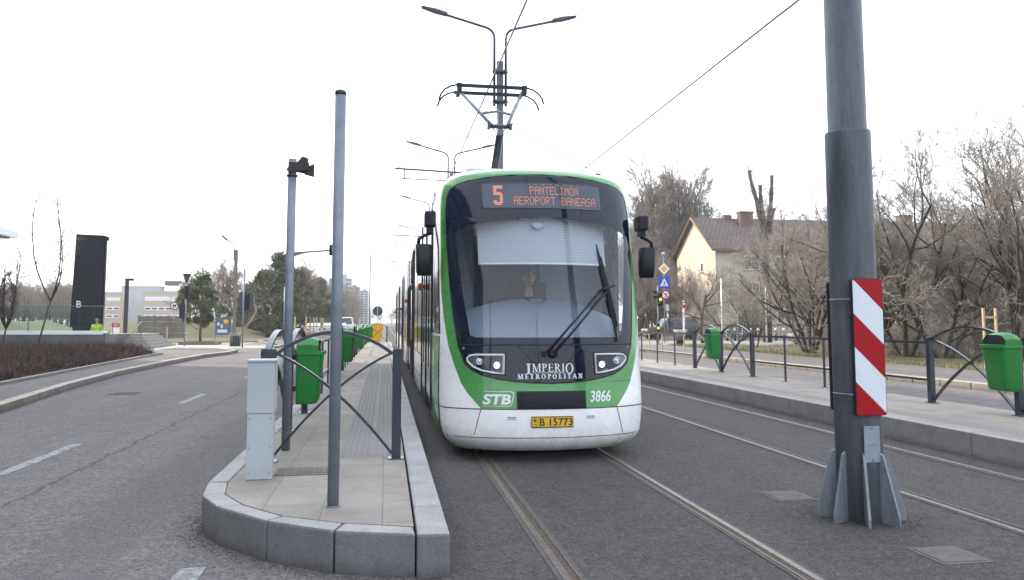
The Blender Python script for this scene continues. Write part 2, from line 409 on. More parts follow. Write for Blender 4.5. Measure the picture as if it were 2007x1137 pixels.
def polemat():
    t = NT('galvanised_mast'); mp = t.n("Mapping"); t.link(t.co(), mp.inputs["Vector"]); mp.inputs["Scale"].default_value = (1, 1, .12)
    a = t.noise(14, 6, .7, mp.outputs[0]); b = t.noise(26, 6, .75)
    sx = t.n("SeparateXYZ"); t.link(t.co(), sx.inputs[0])      # ground bounce painted into the colour: lower shaft paler, upper shaft darker
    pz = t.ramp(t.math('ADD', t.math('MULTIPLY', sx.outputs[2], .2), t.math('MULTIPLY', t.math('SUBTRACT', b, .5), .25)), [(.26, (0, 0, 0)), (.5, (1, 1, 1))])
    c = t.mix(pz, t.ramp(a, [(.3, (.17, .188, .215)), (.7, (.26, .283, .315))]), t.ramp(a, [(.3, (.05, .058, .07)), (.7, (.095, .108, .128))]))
    c = t.mix(1, c, t.ramp(b, [(.3, (.82, .82, .82)), (.7, (1.15, 1.15, 1.15))]), 'MULTIPLY')
    t.set(Base_Color=c, Roughness=.5, Metallic=.25); t.bump(b, .08, .01); return t.m
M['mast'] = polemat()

# ------------------------------------------------------------------ lettering
def text_mb(s, size, shear=0., bold=0., align='CENTER', spacing=1.):
    cu = bpy.data.curves.new("t", 'FONT'); cu.body = s; cu.size = size; cu.shear = shear; cu.offset = bold; cu.space_character = spacing
    cu.align_x = align; cu.resolution_u = 4
    ob = bpy.data.objects.new("t", cu); COL.objects.link(ob)
    me = bpy.data.meshes.new_from_object(ob.evaluated_get(bpy.context.evaluated_depsgraph_get()))
    mb = MB(); mb.v = [tuple(v.co) for v in me.vertices]
    for p in me.polygons: mb.face(list(p.vertices))
    bpy.data.objects.remove(ob); bpy.data.curves.remove(cu); bpy.data.meshes.remove(me); return mb
def serif(word, h, weight, adv):
    """upright serif capitals built from bars; returns outlines list [(poly)] and width"""
    polys = []; x = 0.0
    th, tn, sf = weight * h, weight * h * .42, weight * h * 1.0
    def bar(x0, x1, z0, z1): polys.append([(x0, z0), (x1, z0), (x1, z1), (x0, z1)])
    def stem(x0, z0=0, z1=h, w=th, ser=True):
        bar(x0, x0 + w, z0, z1)
        if ser:
            bar(x0 - sf * .55, x0 + w + sf * .55, z0, z0 + tn); bar(x0 - sf * .55, x0 + w + sf * .55, z1 - tn, z1)
    def ring(cx, cz, rx, rz, wx, wz, a0=0, a1=360, n=20):
        for i in range(n):
            t0, t1 = R(a0 + (a1 - a0) * i / n), R(a0 + (a1 - a0) * (i + 1) / n)
            polys.append([(cx + rx * math.cos(t0), cz + rz * math.sin(t0)), (cx + rx * math.cos(t1), cz + rz * math.sin(t1)),
                          (cx + (rx - wx) * math.cos(t1), cz + (rz - wz) * math.sin(t1)), (cx + (rx - wx) * math.cos(t0), cz + (rz - wz) * math.sin(t0))])
    def diag(x0, z0, x1, z1, w): polys.append([(x0, z0), (x0 + w, z0), (x1 + w, z1), (x1, z1)])
    for ch in word:
        if ch == 'I': stem(x + sf * .5); w = th + sf
        elif ch == 'L': stem(x + sf * .5); bar(x + sf * .5, x + h * .62, 0, tn); bar(x + h * .55, x + h * .62, 0, h * .25); w = h * .66
        elif ch == 'T': stem(x + h * .33 - th / 2); bar(x, x + h * .66, h - tn * 1.3, h); w = h * .68
        elif ch == 'E':
            stem(x + sf * .5); q = x + sf * .5
            for z in (0, h * .5 - tn / 2, h - tn): bar(q, q + h * (.5 if z else .54), z, z + tn)
            bar(q + h * .48, q + h * .54, 0, h * .22); bar(q + h * .45, q + h * .5, h * .8, h); w = h * .66
        elif ch in 'PR':
            stem(x + sf * .5); q = x + sf * .5 + th; ring(q + h * .05, h * .74, h * .3, h * .26, th, tn, -90, 90, 12)
            bar(q, q + h * .06, h - tn, h); bar(q, q + h * .06, h * .48, h * .48 + tn); w = h * .62
            if ch == 'R': diag(q + h * .34, 0, q + h * .02, h * .5, th); w = h * .78
        elif ch == 'O': ring(x + h * .42, h * .5, h * .42, h * .52, th, tn); w = h * .86
        elif ch == 'A': diag(x, 0, x + h * .33, h, tn * 1.2); diag(x + h * .58, 0, x + h * .30, h, th); bar(x + h * .15, x + h * .55, h * .3, h * .3 + tn); bar(x - h * .08, x + h * .16, 0, tn); bar(x + h * .5, x + h * .84, 0, tn); w = h * .8
        elif ch == 'N': stem(x + sf * .5, w=tn * 1.3); stem(x + h * .62, w=tn * 1.3); diag(x + h * .6, 0, x + sf * .4, h, th); w = h * .82
        elif ch == 'M': stem(x + sf * .5, w=tn * 1.3); stem(x + h * .78, w=th); diag(x + h * .42, 0, x + sf * .4, h, th); diag(x + h * .42, 0, x + h * .78, h, tn); w = h * .98 + sf * .3
        x += w + adv * h
    return polys, x - adv * h
# ================================================================== ground and roads
def sheet(name, poly, z, m, label): return struct(name, MB().poly([(x, y, z) for x, y in poly]), m, label)
def rect(x0, x1, y0, y1): return [(x0, y0), (x1, y0), (x1, y1), (x0, y1)]
sheet('ground', rect(-1500, 1500, -300, 2500), -.02, M['ground'], 'dusty pale ground spreading to the horizon')
sheet('left_road', rect(-9.5, .6, -40, 330), -.008, M['road'], 'worn grey asphalt road left of the tram platform')
sheet('cross_street', rect(-260, 260, 47.5, 62), -.013, M['road2'], 'sunlit asphalt street crossing beyond the platforms')
sheet('right_road', rect(8.0, 13.2, -40, 330), -.008, M['road'], 'asphalt road between the right platform and the pavement')
sheet('tram_track_bed', rect(.3, 6.7, -40, 330), 0, M['track'], 'dark asphalt bed that carries the tram rails')
# left pavement with its kerb
K = [(-4.9, -20), (-5.35, 5), (-5.8, 10), (-6.28, 14.4), (-6.95, 19), (-7.4, 23.7), (-7.62, 30), (-7.62, 35.4), (-7.2, 38.5), (-7.3, 41.5), (-8.6, 44.2), (-11, 45.5), (-16, 46), (-60, 46)]
struct('left_pavement', MB().prism([(x - .2, y) for x, y in K] + [(-60, -20)], -.05, .125, None), M['pavement'], 'asphalt pavement along the left road')
def kerb_line(pts, w, z0, z1, step=1.0, gap=.012):
    mb = MB()
    for (x0, y0), (x1, y1) in zip(pts, pts[1:]):
        d = Vector((x1 - x0, y1 - y0)); L = d.length; n = max(1, int(L / step)); d.normalize(); nr = Vector((-d.y, d.x))
        for i in range(n):
            a = Vector((x0, y0)) + d * (L * i / n + gap); b = Vector((x0, y0)) + d * (L * (i + 1) / n - gap)
            mb.prism([(a.x, a.y), (b.x, b.y), (b.x + nr.x * w, b.y + nr.y * w), (a.x + nr.x * w, a.y + nr.y * w)], z0, z1)
    return mb
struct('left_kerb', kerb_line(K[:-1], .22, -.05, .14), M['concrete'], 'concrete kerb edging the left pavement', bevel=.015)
struct('left_plaza', MB().prism(rect(-60, -11.2, 37.5, 45.8), .0, .131), M['plaza'], 'pale sunlit paving at the foot of the steps')
BED = [(-7.4, -20), (-7.75, 10), (-8.37, 19), (-9.05, 28), (-9.67, 36.5), (-11.5, 38.3), (-60, 38.3), (-60, -20)]
struct('planting_bed', MB().prism(BED, 0, .16), M['soil'], 'dark soil bed under the brown shrubs')
struct('bed_kerb', kerb_line(BED[:6], -.1, .05, .2, 1.0), M['concrete'], 'thin concrete edging of the shrub bed')
# right pavement and grass
struct('right_pavement', MB().prism(rect(13.32, 16.8, -30, 47), -.05, .13), M['pavement'], 'asphalt pavement on the far side of the right road')
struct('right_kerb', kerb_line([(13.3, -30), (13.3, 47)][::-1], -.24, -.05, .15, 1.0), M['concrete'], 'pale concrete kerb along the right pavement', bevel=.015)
gr = MB()
for i in range(40):
    pass
rows = []
for j in range(46):
    y = -30 + j * 1.7; rows.append([(16.8 + i * 1.6, y, .10 + (.10 * math.sin(i * 1.3 + j * .7) + .07 * math.sin(j * 1.9) if i else 0)) for i in range(26)])
struct('grass_verge', MB().grid(rows), M['grass'], 'patchy spring grass under the bare trees')
sheet('far_left_verge', rect(-40, -9.9, 63, 120), .03, M['grass'], 'grass strip below the conifers on the left')
# road markings
mk = MB()
for y in (1.6, 8.62, 15.63, 22.6, 29.6, 36.6, 64, 71, 78, 85, 92):
    mk.poly([(-3.82, y, -.004), (-3.69, y, -.004), (-3.69, y + 2.0, -.004), (-3.82, y + 2.0, -.004)])
mk.poly([(-1.26, 3.9, -.004), (-1.06, 3.9, -.004), (-1.07, 5.22, -.004), (-1.22, 5.22, -.004)])
struct('road_marking', mk, M['marking'], 'worn white dashes painted on the left road')
# rails: running head, groove and guard lip with a filler band each side
def rail(x, side, label):
    o = thing('tram_rail', label, 'tram rail', (x, 0, 0), group='tram rails')
    y0, y1 = -30, 200
    def strip(a, b, z): return MB().poly([(a, y0, z), (b, y0, z), (b, y1, z), (a, y1, z)])
    s = side
    obj('rail_head', MB().box(min(-.026 * s, .02 * s), max(-.026 * s, .02 * s), y0, y1, -.05, .010), M['rail'], o, bevel=.004)
    obj('flange_groove', strip(*sorted((.02 * s, .070 * s)), .004), M['rust'], o)
    obj('guard_lip', MB().box(*sorted((.070 * s, .080 * s)), y0, y1, -.05, .009), M['rail'], o)
    f = strip(*sorted((-.026 * s, -.06 * s)), .0045); g = strip(*sorted((.080 * s, .112 * s)), .0045)
    for p in g.f: pass
    n = len(f.v); f.v += g.v; f.f += [[i + n for i in q] for q in g.f]; f.s += g.s
    obj('joint_filler', f, M['joint'], o)
rail(1.075, 1, 'worn steel rail under the left side of the tram')
rail(2.515, -1, 'worn steel rail under the right side of the tram')
rail(4.53, 1, 'empty track rail closest to the striped mast')
rail(6.02, -1, 'empty track rail closest to the right platform kerb')
# service covers
def cover(x, y, w, l, z, m, label, studs=True):
    o = thing('service_cover', label, 'cover', (x, y, z), group='service covers')
    obj('cover_frame', MB().box(-w / 2 - .03, w / 2 + .03, -l / 2 - .03, l / 2 + .03, -.03, .004), m if not studs else M['concrete'], o)
    mb = MB().box(-w / 2, w / 2, -l / 2, l / 2, -.03, .008)
    for i in range(6 if studs else 0):
        for j in range(4):
            cx, cy = -w / 2 + w * (i + .5) / 6, -l / 2 + l * (j + .5) / 4; mb.box(cx - w / 16, cx + w / 16, cy - l / 12, cy + l / 12, .008, .011)
    obj('lid', mb, m, o)
cover(-.65, 6.92, .46, .26, .252, M['panelconc'], 'small ribbed cover set into the platform nose')
cover(3.46, 6.48, .3, .34, 0, M['mortar'], 'pale square cover in the track left of the striped mast', False)
cover(3.62, 4.70, .3, .30, 0, M['mortar'], 'pale square cover in the track in front of the striped mast', False)
cover(-5.43, 17.93, .6, .6, -.008, M['rust'], 'dark iron cover in the left road')

# ================================================================== platforms
ISL_OUT = [(.40, 4.79), (.2, 4.82), (-.29, 4.97), (-.73, 5.29), (-1.12, 5.74), (-1.30, 6.12), (-1.36, 6.6)]
ISL_IN = [(.19, 4.98), (.19, 4.98), (-.24, 5.14), (-.64, 5.39), (-.95, 5.76), (-1.14, 6.14), (-1.2, 6.57)]
YEND = 51.0
isl = MB().prism([(.19, 4.99)] + [(a, b + .004) for a, b in ISL_IN[2:]] + [(-1.2, YEND), (.19, YEND)], 0, .248)
p = struct('tram_platform', isl, M['paver'], 'narrow paved tram platform with a rounded granite nose')
kb = MB()
for i in range(1, 6):
    a, b = ISL_OUT[i], ISL_OUT[i + 1]; c, d = ISL_IN[i + 1], ISL_IN[i]
    g = .004; va, vb = Vector(a), Vector(b); dr = (vb - va).normalized() * g; vc, vd = Vector(c), Vector(d)
    if i == 5: pass
    merged = [(va.x + dr.x, va.y + dr.y), (vb.x - dr.x, vb.y - dr.y), (vc.x - dr.x, vc.y - dr.y), (vd.x + dr.x, vd.y + dr.y)]
    kb.prism(merged, -.03, .25)
y = 4.80; n = 0
while y < YEND:
    L = .78 if n else .72
    kb.prism([(.205 if n else .203, y + .004), (.40, y + .004 - (.012 if n == 0 else 0)), (.40, y + L - .004), (.205, y + L - .004)], -.03, .25)
    if y + 1.81 < YEND: kb.prism([(-1.36, y + 1.81 + .004), (-1.205, y + 1.81 + .004), (-1.205, y + 1.81 + L - .004), (-1.36, y + 1.81 + L - .004)], -.03, .25)
    y += L; n += 1
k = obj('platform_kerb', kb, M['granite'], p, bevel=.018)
tc = MB()
def tactile(x0, x1, y0, y1, z, p, w, n_limit=9000):
    mb = MB()
    for i in range(int((x1 - x0) / p)):
        for j in range(int((y1 - y0) / p)):
            cx, cy = x0 + (i + .5) * p, y0 + (j + .5) * p; b = len(mb.v)
            mb.v += [(cx - w, cy - w, z), (cx + w, cy - w, z), (cx + w, cy + w, z), (cx - w, cy + w, z)] + [(cx - w * .55, cy - w * .55, z + .006), (cx + w * .55, cy - w * .55, z + .006), (cx + w * .55, cy + w * .55, z + .006), (cx - w * .55, cy + w * .55, z + .006)]
            for q in ((4, 5, 6, 7), (0, 1, 5, 4), (1, 2, 6, 5), (2, 3, 7, 6), (3, 0, 4, 7)): mb.face([b + t for t in q])
    return mb
t1 = tactile(-.40, -.12, 7.62, 24, .2485, .055, .02); t2 = tactile(-.09, .13, 7.62, 24, .2485, .055, .02)
n = len(t1.v); t1.v += t2.v; t1.f += [[i + n for i in q] for q in t2.f]; t1.s += t2.s
obj('tactile_studs', t1, M['tactile'], p)
sm = MB()
for x0, x1 in ((-.41, -.11), (-.10, .14)): sm.poly([(x0, 7.6, .2492), (x1, 7.6, .2492), (x1, YEND, .2492), (x0, YEND, .2492)])
obj('tactile_slabs', sm, M['tactile'], p)
p = struct('right_platform', MB().prism(rect(6.62, 8.7, -30, 60), 0, .268), M['paver'], 'long paved tram platform on the right')
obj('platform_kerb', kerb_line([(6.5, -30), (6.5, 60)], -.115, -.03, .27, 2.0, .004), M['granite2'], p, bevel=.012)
obj('tactile_studs', tactile(6.85, 7.15, 3, 24, .2685, .055, .02), M['tactile'], p)
obj('tactile_slabs', MB().poly([(6.84, -10, .2692), (7.16, -10, .2692), (7.16, 60, .2692), (6.84, 60, .2692)]), M['tactile'], p)
# dirt and small stones gathered along the kerb feet
gr = MB(); rg = random.Random(3)
def pebble(x, y, z, s):
    b = len(gr.v); a = rg.random() * 6.3
    for k in range(4): gr.v.append((x + s * math.cos(a + k * 1.57) * rg.uniform(.6, 1.2), y + s * math.sin(a + k * 1.57) * rg.uniform(.6, 1.2), z))
    gr.v.append((x, y, z + s * .7))
    for k in range(4): gr.face([b + k, b + (k + 1) % 4, b + 4])
for k in range(900):
    i = rg.randrange(0, 6); a, b = Vector(ISL_OUT[i]), Vector(ISL_OUT[i + 1]); q = a.lerp(b, rg.random()); nr = Vector((q.x - 0.1, q.y - 6.8)).normalized() * abs(rg.gauss(0, .09))
    pebble(q.x + nr.x, q.y + nr.y, -.006, rg.uniform(.003, .009))
for k in range(500): a = rg.random() * 6.3; r = .3 + abs(rg.gauss(0, .12)); pebble(3.64 + r * math.cos(a), 5.68 + r * math.sin(a), .001, rg.uniform(.004, .012))
for k in range(260): pebble(rg.uniform(-2.6, -1.4), rg.uniform(4.8, 8), -.007, rg.uniform(.002, .005))
for k in range(500): pebble(6.48 - abs(rg.gauss(0, .1)), rg.uniform(6, 18), .001, rg.uniform(.004, .012))
o = obj('grit', gr, M['joint']); tag(o, 'loose grit and small stones along the kerb feet', 'grit', kind='stuff')

# ================================================================== fences, bins, posts
def bay(o, L, base, bulge=.16):
    """arched bay along +Y starting at local y=0: top arch and two crossing bars"""
    n = 16; top = base + .99
    arch, c1, c2 = [], [], []
    for i in range(n + 1):
        s = i / n
        arch.append((0, s * L, top - .03 + .20 * (1 - (2 * s - 1) ** 2)))
        z = base + .05 + .92 * (1 - s) + bulge * 4 * s * (1 - s); c1.append((.012, s * L, z))
        z = base + .05 + .92 * s + bulge * 4 * s * (1 - s); c2.append((-.012, s * L, z))
    obj('arch', MB().ribbon(arch, (1, 0, 0), .06, .03), M['darksteel'], o)
    obj('cross_bar', MB().ribbon(c1, (1, 0, 0), .045, .022), M['darksteel'], o)
    obj('cross_bar', MB().ribbon(c2, (1, 0, 0), .045, .022), M['darksteel'], o)
def post_mb(y, base):
    m = MB().box(-.042, .042, y - .042, y + .042, base, base + 1.0).box(-.036, .036, y - .036, y + .036, base + 1.0, base + 1.008)
    m.box(-.075, .075, y - .075, y + .075, base, base + .008); return m
def arch_unit(x, y, base, label, group, L=1.86, nb=2, rot=0):
    o = thing('arched_railing', label, 'railing', (x, y, 0), rot, group)
    for i in range(nb + 1): obj('post', post_mb(i * L, base), M['darksteel'], o, bevel=.006)
    for i in range(nb):
        tmp = thing('tmp', '', '', (0, 0, 0))
        bay(tmp, L - .08, base)
        for c in [c for c in COL.objects if c.parent == tmp]: c.parent = o; c.location = (0, i * L + .04, 0)
        bpy.data.objects.remove(tmp)
    return o
def rail_unit(x, y, base, L, label, group, step=1.5):
    o = thing('straight_railing', label, 'railing', (x, y, 0), 0, group)
    obj('top_rail', MB().box(-.022, .022, .046, L - .046, base + .90, base + .94), M['darksteel'], o)
    obj('lower_rail', MB().box(-.018, .018, .046, L - .046, base + .33, base + .362), M['darksteel'], o)
    n = max(1, round(L / step))
    for i in range(1, n): obj('upright', MB().box(-.017, .017, L * i / n - .017, L * i / n + .017, base, base + .898).box(-.05, .05, L * i / n - .05, L * i / n + .05, base, base + .006), M['darksteel'], o)
    return o
GL, GR = 'railings of the left platform', 'railings of the right platform'
# nose barrier across the platform
o = thing('nose_barrier', 'dark arched barrier across the near end of the platform', 'railing', (-1.02, 7.46, 0), R(-90), 'end barriers of the platform')
for yy in (0, 1.135): obj('post', post_mb(yy, .25), M['darksteel'], o, bevel=.006)
tmp = thing('tmp', '', '', (0, 0, 0)); bay(tmp, 1.05, .25, .11)
for c in [c for c in COL.objects if c.parent == tmp]: c.parent = o; c.location = (0, .042, 0)
bpy.data.objects.remove(tmp)
far = dup(o, (-1.02, 50.3, 0), R(-90), 'dark arched barrier at the distant end of the platform')
ords = ['nearest', 'second', 'third', 'fourth', 'fifth']
first = arch_unit(-1.09, 7.62, .25, 'arched railing holding the largest green bin behind the grey cabinet', GL)
rfirst = rail_unit(-1.09, 11.34, .25, 6.0, 'straight railing behind the largest green bin on the left platform', GL)
for i in range(1, 5):
    dup(first, (-1.09, 7.62 + 9.72 * i, 0), 0, f'arched railing holding the {ords[i]} green bin along the left platform')
    if i < 4: dup(rfirst, (-1.09, 11.34 + 9.72 * i, 0), 0, f'straight railing beyond the {ords[i]} green bin along the left platform')
r1 = arch_unit(8.3, 7.6, .27, 'arched railing holding the green bin at the right edge of the photo', GR, 1.70)
r1s = rail_unit(8.3, 11.0, .27, 5.96, 'straight railing passing behind the striped mast', GR, 1.5)
dup(r1, (8.3, 16.96, 0), 0, 'arched railing holding the green bin between the tram and the mast')
dup(r1s, (8.3, 20.36, 0), 0, 'straight railing right beside the tram front')
dup(r1s, (8.3, 1.64, 0), 0, 'straight railing at the near end of the right platform')
dup(r1, (8.3, 26.32, 0), 0, 'arched railing hidden just behind the tram side')

def bin_parts():
    # local: back towards -x (post), opening towards +x ; z=0 at the bottom
    def ring(w, d, z, k=5, x0=0.0):
        pts = []
        for cx, cy, a0 in ((x0 + d - .06, -w / 2 + .06, -90), (x0 + d - .06, w / 2 - .06, 0), (x0 + .03, w / 2 - .03, 90), (x0 + .03, -w / 2 + .03, 180)):
            r = .06 if cx > x0 + .05 else .03
            for i in range(k): t = R(a0 + 90 * i / (k - 1)); pts.append((cx + r * math.cos(t), cy + r * math.sin(t), z))
        return pts + [pts[0]]
    body = MB(); rows = [ring(.30, .20, .0), ring(.335, .235, .014), ring(.35, .25, .05), ring(.40, .29, .56)]
    body.grid(rows, True); body.poly(rows[0][:-1][::-1])
    rim = MB(); rr = [ring(.41, .30, .56), ring(.435, .315, .565, x0=-.005), ring(.435, .315, .605, x0=-.005), ring(.41, .30, .61)]
    rim.grid(rr, False)
    # hood: rises from the front lip to a rounded ridge; dark opening in its front
    hood = MB(); prof = [(.0, .61), (.0, .70), (.03, .745), (.09, .765), (.17, .762), (.245, .735)]
    n = 9; rows = []
    for x, z in prof:
        rows.append([(x, (-.195 + .39 * j / (n - 1)), .61 + (z - .61) * (1 - abs(2 * j / (n - 1) - 1) ** 5 * .55)) for j in range(n)])
    hood.grid(rows, True, True)
    for sgn in (-1, 1):
        side = [(x, sgn * .195, .61 + (z - .61) * .45) for x, z in prof] + [(.245, sgn * .195, .61)]
        hood.poly(side if sgn > 0 else side[::-1], False)
    hood.poly([(0, .195, .61), (0, -.195, .61), (0, -.195, .65), (0, .195, .65)])
    op = MB(); op.poly([(.235, .185, .612), (.235, -.185, .612), (.235, -.16, .70), (.235, -.09, .728), (.235, .09, .728), (.235, .16, .70)][::-1])
    return body, rim, hood, op, MB().box(-.05, -.006, -.04, .04, .50, .56), MB().box(-.05, -.006, -.04, .04, .14, .20)
BP = bin_parts()
def litter_bin(loc, rot, label):
    o = thing('litter_bin', label, 'litter bin', loc, rot, 'green litter bins on the railings')
    obj('bin_body', BP[0], M['greenbin'], o); obj('rim', BP[1], M['greenbin'], o); obj('hood', BP[2], M['greenbin'], o)
    obj('opening', BP[3], M['ink'], o); obj('bracket', BP[4], M['darksteel'], o); obj('bracket', BP[5], M['darksteel'], o); return o
b0 = litter_bin((-1.0, 9.5, .565), 0, 'largest green litter bin, seen through the arched barrier')
lb = ['green litter bin partly hidden by the tall plain pole', 'third green litter bin along the left platform', 'fourth green litter bin along the left platform', 'farthest green litter bin beside the yellow barrier panel']
for i in range(1, 5): dup(b0, (-1.0, 9.5 + 9.72 * i, .565), 0, lb[i - 1])
dup(b0, (8.21, 9.3, .60), R(180), 'green litter bin at the right edge of the photo')
dup(b0, (8.21, 18.66, .60), R(180), 'green litter bin on the right between tram and striped mast')

# tall plain pole and sign pole on the nose
o = thing('plain_pole', 'tall plain galvanised pole standing on the platform nose', 'pole', (-.335, 5.60, .25))
obj('shaft', MB().tube([(0, 0, 0), (.0, 0, 2.87)], .039, 16), M['steel'], o); obj('end_cap', MB().lathe([(.041, 2.865), (.041, 2.89), (.03, 2.9)], 16), M['darksteel'], o)
obj('base_sleeve', MB().lathe([(.05, 0), (.05, .004), (.0395, .006)], 16), M['granite'], o)
o = thing('sign_pole', 'galvanised sign pole beside the grey cabinet with dark panels on top', 'sign pole', (-.95, 8.1, .25))
obj('shaft', MB().tube([(0, 0, 0), (0, 0, 2.9)], .042, 16), M['steel'], o)
def plate(pts, t=.02, y=0): return MB().prism(pts, y - t / 2, y + t / 2, lambda a, b, c: (a, c, b))
for pts, yy, rz in (([(-.06, -.10), (.22, -.05), (.22, .03), (-.06, .02)], -.06, 25), ([(.02, .0), (.14, .12), (.22, .10), (.22, -.08), (.02, -.06)], .07, 25), ([(.17, -.02), (.30, .03), (.30, -.12), (.17, -.10)], .0, 25)):
    obj('direction_panel', plate([(a * .72, b * .9) for a, b in pts], .03, yy * .8), mat('dark_brown_panel', (.022, .014, .016), .6), o, (0, 0, 2.84), R(12))
obj('clamp', MB().lathe([(.055, 2.78), (.055, 2.81)], 14), M['darksteel'], o); obj('clamp', MB().lathe([(.055, 2.72), (.055, 2.74)], 14), M['darksteel'], o)
arm = MB().tube([(.04, 0, 1.945), (.36, 0, 1.975), (.46, 0, 1.985)], .009, 8).prism([(.04, 1.91), (.04, 1.94), (.17, 1.955)], -.005, .005, lambda a, b, c: (a, c, b))
obj('bracket_arm', arm, M['steel'], o); obj('arm_sensor', MB().lathe([(.012, -.06), (.02, -.058), (.02, .045), (.008, .05)], 12), M['blackmatt'], o, (.40, 0, 1.985))
# grey cabinet
o = thing('control_cabinet', 'tall light grey metal cabinet at the corner of the platform nose', 'cabinet', (-.985, 6.72, .25), R(3))
obj('plinth', MB().box(-.1, .1, -.1, .1, 0, .52), M['cabinet'], o, bevel=.004)
obj('housing', MB().box(-.106, .106, -.106, .106, .522, .93), M['cabinet'], o, bevel=.004)
obj('roof', MB().prism([(-.118, -.118), (.118, -.118), (.118, .118), (-.118, .118)], .932, .95), M['cabinet'], o, bevel=.004)
obj('door', MB().box(.1065, .112, -.094, .094, .54, .92), M['cabinet'], o, bevel=.003)
obj('lock', MB().lathe([(.009, 0), (.009, .016), (.005, .018)], 10, fn=lambda x, y, z: (.112 + z, y + .055, x + .70)), M['steel'], o)
obj('warning_sticker', MB().box(.1122, .1132, .03, .075, .73, .80), M['yellow'], o)
sc = MB()
for x in (-.08, .08):
    for z in (.05, .25, .48): sc.lathe([(.006, 0), (.006, .004)], 8, fn=lambda a, b, c, x=x, z=z: (x + a, -.1002 - c, z + b))
obj('bolts', sc, M['steel'], o)
# yellow barrier panel and round sign back at the far platform end
o = thing('barrier_panel', 'yellow tapered barrier panel at the far end of the platform', 'barrier', (-.52, 51.2, .0))
obj('panel', MB().prism([(-.26, .30), (.26, .30), (.40, 1.30), (.30, 1.45), (-.30, 1.45), (-.40, 1.30)], -.05, .05, lambda a, b, c: (a, c, b)), M['yellow'], o, bevel=.02)
obj('foot', MB().box(-.3, .3, -.25, .25, 0, .3), M['yellow'], o)
o = thing('round_sign', 'round traffic sign seen from its dark back beyond the platform end', 'sign', (-.50, 52.4, 0))
obj('pole', MB().tube([(0, 0, 0), (0, 0, 2.55)], .03, 8), M['steel'], o)
obj('sign_disc', MB().lathe([(.31, 0), (.33, .01), (.31, .02)], 28, fn=lambda x, y, z: (x, .04 + z, 2.25 + y)), M['darksteel'], o)

# ================================================================== catenary masts
def hazard_mb():
    w, h, r = .265, 1.035, .025; pts = []
    for cx, cz, a0 in ((w - r, -r, 0), (r, -r, 90), (r, -h + r, 180), (w - r, -h + r, 270)):
        for i in range(5): t = R(a0 + 22.5 * i); pts.append((cx + r * math.cos(t), cz + r * math.sin(t)))
    return pts
def shaft_mb():
    return MB().lathe([(.173, 0), (.173, 3.0), (.170, 3.015), (.147, 3.02), (.140, 6.0)], 28).lathe([(.140, 6.0), (.120, 6.03), (.112, 10.1)], 20)
def lamp_arms(o):
    for s in (-1, 1):
        pts = [(s * .19, 0, 8.6), (s * .19, 0, 10.9)] + [(s * (.19 + .35 * (1 - math.cos(t))), 0, 10.9 + .35 * math.sin(t)) for t in (R(15 * i) for i in range(1, 6))] + [(s * 1.9, 0, 11.62)]
        obj('lamp_arm', MB().tube(pts, .045, 8), M['darksteel'], o)
        hd = MB().prism([(1.75, -.04), (2.15, -.05), (2.6, .0), (2.62, .03), (2.1, .07), (1.75, .04)], -.12, .12, lambda a, b, c: (s * a, c, b + 11.60 + (a - 1.75) * .22))
        obj('lamp_head', hd, M['darksteel'], o, bevel=.015)
    for z in (8.75, 9.75): obj('clamp', MB().box(-.26, .26, -.03, .03, z - .03, z + .03).lathe([(.15, z - .06), (.15, z + .06)], 16), M['darksteel'], o)
def cantilever(o, s):
    # s=-1 over the left track, +1 over the right one
    x = s * 1.80
    obj('cantilever', MB().tube([(s * .12, 0, 6.3), (s * 3.4, 0, 6.42)], .03, 8).tube([(s * 1.2, 0, 6.05), (s * 3.2, 0, 6.10)], .018, 6).tube([(s * 3.1, 0, 6.4), (s * 3.1, 0, 6.1)], .02, 6), M['darksteel'], o)
    obj('stay_wire', MB().tube([(s * .12, 0, 8.0), (s * 3.3, 0, 6.45)], .014, 5), M['darksteel'], o)
    obj('insulator', MB().lathe([(.03, 0), (.06, .03), (.03, .06), (.06, .09), (.03, .12), (.06, .15), (.03, .18)], 10, fn=lambda a, b, c: (s * (.45 + c), a, 6.31 + b)), M['blackmatt'], o)
    obj('dropper', MB().tube([(x, 0, 6.37), (x, 0, 5.66)], .01, 5), M['darksteel'], o)
def mast(y, label):
    o = thing('catenary_mast', label, 'mast', (3.64, y, 0), 0, 'catenary masts between the tracks')
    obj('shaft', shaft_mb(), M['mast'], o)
    fins = MB()
    for i in range(8):
        a = R(22.5 + 45 * i); c, s = math.cos(a), math.sin(a)
        fins.prism([(.165, 0), (.320, 0), (.320, .06), (.205, .50), (.165, .52)], -.010, .010, lambda r, z, t, c=c, s=s: (r * c - t * s, r * s + t * c, z))
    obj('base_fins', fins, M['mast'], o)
    lamp_arms(o); cantilever(o, -1); cantilever(o, 1); return o
m0 = mast(5.68, 'thick grey catenary mast with the red and white striped board')
ml = ['catenary mast rising behind the raised pantograph with a double street lamp', 'catenary mast with a double lamp left of the pantograph', 'small distant lamp mast just left of the tram roof']
for i in range(1, 13):
    dup(m0, (3.64, 5.68 + 19.4 * i, 0), 0, ml[i - 1] if i < 4 else 'tiny catenary mast far down the tram line')
for q, nm in ((-13.7, 'catenary mast behind the viewpoint reflected in the windscreen'), (-33, 'second catenary mast behind the viewpoint')): dup(m0, (3.64, q, 0), 0, nm)
